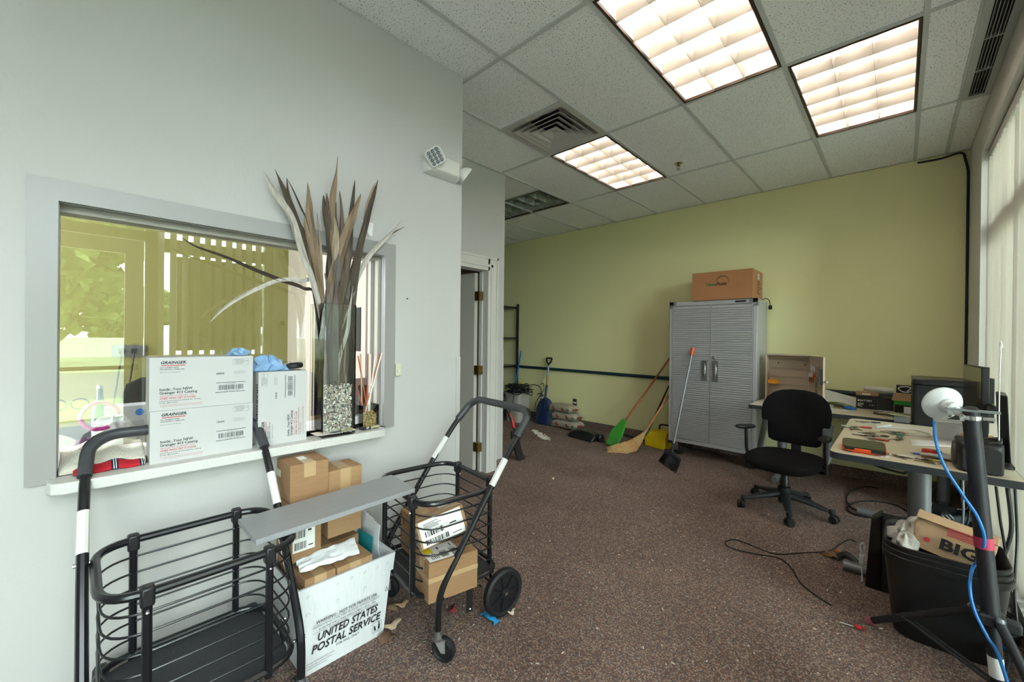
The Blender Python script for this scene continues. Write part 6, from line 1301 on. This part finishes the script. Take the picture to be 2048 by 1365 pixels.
# sneakers under the desk
def shoe(label, x, y, rz, accent, tilt=0.):
    t = thing('sneaker', label, 'shoe', (x, y, 0), rot=(0, tilt, rz)); N = 18; rr = []
    prof = [(-.14, .025, .055, .085), (-.12, .036, .06, .105), (-.06, .04, .06, .10), (0, .042, .045, .085), (.05, .048, .03, .07), (.10, .05, .022, .055), (.14, .04, .018, .045), (.158, .015, .015, .032)]
    for px, w, z0, z1 in prof: rr.append([(px, w*cos(a)*(1 if sin(a) < 0 else .82), .028+max(0, sin(a))*(z1-.028)+min(0, sin(a))*.006) for a in [2*pi*k/N for k in range(N)]])
    obj('upper', MB().rings(rr), mat('shoe_dark', '#1f2a33', .5, var=.2, vs=30), t, sub=1)
    obj('sole', MB().rings([[(px, w*1.08*cos(a), z) for a, px, w in [(2*pi*k/24, .15*cos(2*pi*k/24), .05) for k in range(24)] for px, w in [(.155*cos(a), .048*abs(sin(a))**.0)]] for z in (.001,)]+[[(.158*cos(2*pi*k/24), .05*sin(2*pi*k/24), .028) for k in range(24)]]) if 0 else MB().prism([(.16*cos(2*pi*k/28), (.052+.006*cos(2*pi*k/28))*sin(2*pi*k/28)) for k in range(28)], .001, .028), black_r, t, bev=.004)
    m = MB()
    for k in range(4): m.tube([(.0+.02*k, -.034, .068-.005*k), (.008+.02*k, 0, .086-.007*k), (.0+.02*k, .034, .068-.005*k)], .0035, 6)
    obj('laces', m, paper, t); obj('accent', MB().tube(bez([(-.09, -.043, .05), (-.05, -.045, .07), (0, -.045, .045), (.04, -.05, .05)], 5), .005, 6), accent, t)
shoe('dark blue sneaker with white stripes under the desk', .285, 4.40, rad(200), white_p); shoe('black sneaker with orange accent behind the blue one', .20, 4.62, rad(160), orange_p)
shoe('black sneaker with grey stripes leaning behind the desk leg', .345, 4.60, rad(100), leg_grey)
# tangled cables at the window wall
random.seed(77)
for i, (lab, c, n) in enumerate((('tangle of black power cords on the carpet by the window wall', black_r, 60), ('smaller tangle of dark cords behind the wastebasket', charcoal, 36))):
    P = []; cx_, cy_ = ((.35, 2.98), (.36, 3.4))[i]
    for k in range(n): a = k*.9; r = .02+.045*abs(sin(k*.43)); P.append((min(cx_+r*cos(a)*1.0, XR-.015), cy_+r*sin(a)*2.6, .012+.05*abs(sin(k*.31))))
    single('cord_tangle', MB().tube(bez(P, 4), .0055, 6), c, lab, 'cords')
for i, (P, m, lab) in enumerate((([(.33, 2.93, .685), (.34, 2.90, .55), (.36, 2.92, .35), (.33, 2.98, .2), (.35, 2.95, .05)], black_r, 'black cord hanging from the desk front beside the radio'), ([(.365, 2.935, .685), (.375, 2.91, .5), (.35, 2.95, .3), (.38, 3.0, .15), (.36, 3.02, .05)], charcoal, 'thick dark cord hanging by the window wall'),
          ([(.25, 3.3, .685), (.25, 3.3, .5), (.27, 3.32, .45), (.30, 3.30, .6), (.31, 3.3, .685)], black_r, 'loop of thin black wire under the keys desk'), ([(.28, 3.4, .685), (.29, 3.42, .4), (.26, 3.4, .2), (.30, 3.35, .03)], black_r, 'straight black wire dropping under the keys desk'),
          ([(.245, 3.2, .685), (.25, 3.2, .45), (.24, 3.25, .2), (.22, 3.3, .02)], leg_grey, 'pale grey wire dropping behind the wastebasket'), ([(.395, 3.0, .685), (.40, 2.97, .45), (.385, 2.9, .25), (.39, 2.85, .08)], charcoal, 'grey cord hanging nearest the window blind'))):
    single('hanging_wire', MB().tube(bez(P, 7), .0052 if i != 1 else .008, 7), m, lab, 'cable')
single('blue_patch_cable', MB().tube(bez([(.315, 3.45, .30), (.32, 3.44, .2), (.318, 3.43, .06), (.33, 3.4, .01)], 5), .006, 8), mat('bright_blue_cable', '#1f7fd8'), 'short blue patch cable hanging under the desk', 'cable')
single('blue_patch_cable', MB().tube(bez([(.34, 2.80, .012), (.38, 2.76, .014), (.41, 2.72, .012)], 5), .0055, 8).tube(bez([(.28, 2.25, .01), (.33, 2.235, .012), (.41, 2.25, .01)], 5), .005, 8), mat('bright_blue_cable', '#1f7fd8'), 'blue cable on the carpet by the window wall right of the tripod', 'cable')
t = thing('power_strip', 'dark network box on the carpet under the desk with a blue cable', 'box', (.33, 3.46, 0)); obj('body', MB().box((-.04, -.08, .001), (.05, .06, .05)), mat('dark_blue_case', '#142040', .4), t, bev=.004); obj('led', MB().box((-.03, -.0815, .02), (-.022, -.08, .028)), blue_p, t)

# ================================================================ LITTER ON THE CARPET
def leaf(label, u, v, s, c, seed):
    random.seed(seed); p = onz(u, v); n = 14; a0 = random.uniform(0, 6)
    g = [(0, 0, .012)]+[(s*(1+.28*sin(5*a+seed)+.1*random.uniform(-1, 1))*cos(a)*1.25, s*(1+.2*sin(3*a))*sin(a)*.8, .004+.010*(1+sin(2*a+a0))) for a in [2*pi*k/n for k in range(n)]]
    mb = MB().add([Matrix.Rotation(a0, 4, 'Z') @ V(q)+V((p.x, p.y, 0)) for q in g], [(0, k+1, (k+1) % n+1) for k in range(n)])
    o = obj('dry_leaf', mb, mat('dry_leaf_'+c.strip('#'), c, .8, var=.25, vs=40)); q = o.modifiers.new('solid', 'SOLIDIFY'); q.thickness = .0012
    return tag(o, label, 'leaf')
for i, a in enumerate((('pale curled dry leaf right of the mail tote', 782, 1254, .034, '#c9b294'), ('tan dry leaf nearest the cart beside the tote', 803, 1213, .026, '#b3916c'), ('tan leaf half hidden at the corner of the mail tote', 784, 1225, .028, '#a88a6a'), ('brown flat leaf in front of the mail tote', 774, 1282, .034, '#8a6a55'),
        ('dark red leaf under the right cart', 904, 1225, .022, '#8a3038'), ('cream leaf scrap right of the blue wrapper', 1022, 1230, .016, '#c9bba4'), ('reddish leaf scrap beside the large cart wheel', 1032, 1220, .012, '#8f5a45'), ('small orange leaf at the foot of the hall door casing', 967, 941, .022, '#a4622e'),
        ('long brown leaf near the thin black cable', 1662, 1116, .034, '#8a5f38'), ('rust leaf beside the thin black cable', 1680, 1108, .02, '#a66a35'), ('cream leaf scrap on the open carpet', 1105, 960, .016, '#cdbd9b'), ('dark brown leaf scrap near the snow shovel', 1053, 915, .018, '#6b3f2a'))): leaf(*a, i+3)
t = thing('candy_wrapper', 'crinkled bright blue candy wrapper under the large cart wheel', 'wrapper', onz(980, 1240))
bl = mat('blue_foil', '#1e90cf', .3, bump=.6, bs=40)
obj('foil', MB().rings([[(x, w*cos(a)*.5, .006+h*(sin(a)+1)*.5) for a in [2*pi*k/8 for k in range(8)]] for x, w, h in ((-.05, .045, .006), (-.035, .02, .012), (-.02, .034, .02), (.0, .04, .024), (.02, .034, .02), (.035, .02, .012), (.048, .05, .006))]), bl, t)
obj('silver_print', MB().box((-.018, -.012, .0235), (.018, .008, .0262)), steel, t)
t = thing('lollipop', 'wrapped red lollipop on a white stick lying on the carpet', 'lollipop', onz(1705, 1254)); p0, p1 = onz(1680, 1245, .004)-t.location, onz(1708, 1254, .006)-t.location
obj('stick', MB().tube([p0, p1], .0024, 8), white_p, t); obj('candy', MB().ball(tuple(p1+V((.014, -.0, .005))), (.014, .011, .010), 12, 8), red_p, t, bev=0); obj('wrapper', MB().rings([[tuple(p1+V((.02+x, w*cos(a), .008+w*.6*sin(a)))) for a in [2*pi*k/7 for k in range(7)]] for x, w in ((.0, .009), (.008, .004), (.018, .011))]), red_p, t)
single('straw_bit', MB().tube(bez([onz(905, 1262, .004), onz(920, 1248, .012), onz(932, 1243, .004)], 5), .0014, 5), mat('corn_straw', '#c9a36b'), 'thin dry twig on the carpet below the right cart', 'twig')
random.seed(31); mb = MB()
for i in range(560):
    x, y = random.uniform(-2.6, .3), random.uniform(.9, 5.1)
    if random.random() < .55: y = random.uniform(.9, 3.4); x = random.uniform(-1.9, .0)
    s = random.choice((.0010, .0014, .0018, .0024)); a = random.uniform(0, 3.1); l = s*random.choice((1, 1, 1.6, 3))
    mb.box((-l, -s, .0), (l, s, .002), Matrix.Translation((x, y, .0005)) @ Matrix.Rotation(a, 4, 'Z'))
for i in range(260):
    f = random.random(); x, y = -3.42-.42*f+random.gauss(0, .03), 4.28+.28*f+random.gauss(0, .025); s = random.uniform(.004, .008)
    mb.box((-s, -s, 0), (s, s, s), Matrix.Translation((x, y, .0005)) @ Matrix.Rotation(random.uniform(0, 3), 4, 'Z'))
o = obj('carpet_crumbs', mb, mat('crumb_cream', '#d9d2c4', .8), None, smooth=False); tag(o, 'pale crumbs and paper specks scattered over the carpet', 'crumbs', kind='stuff')
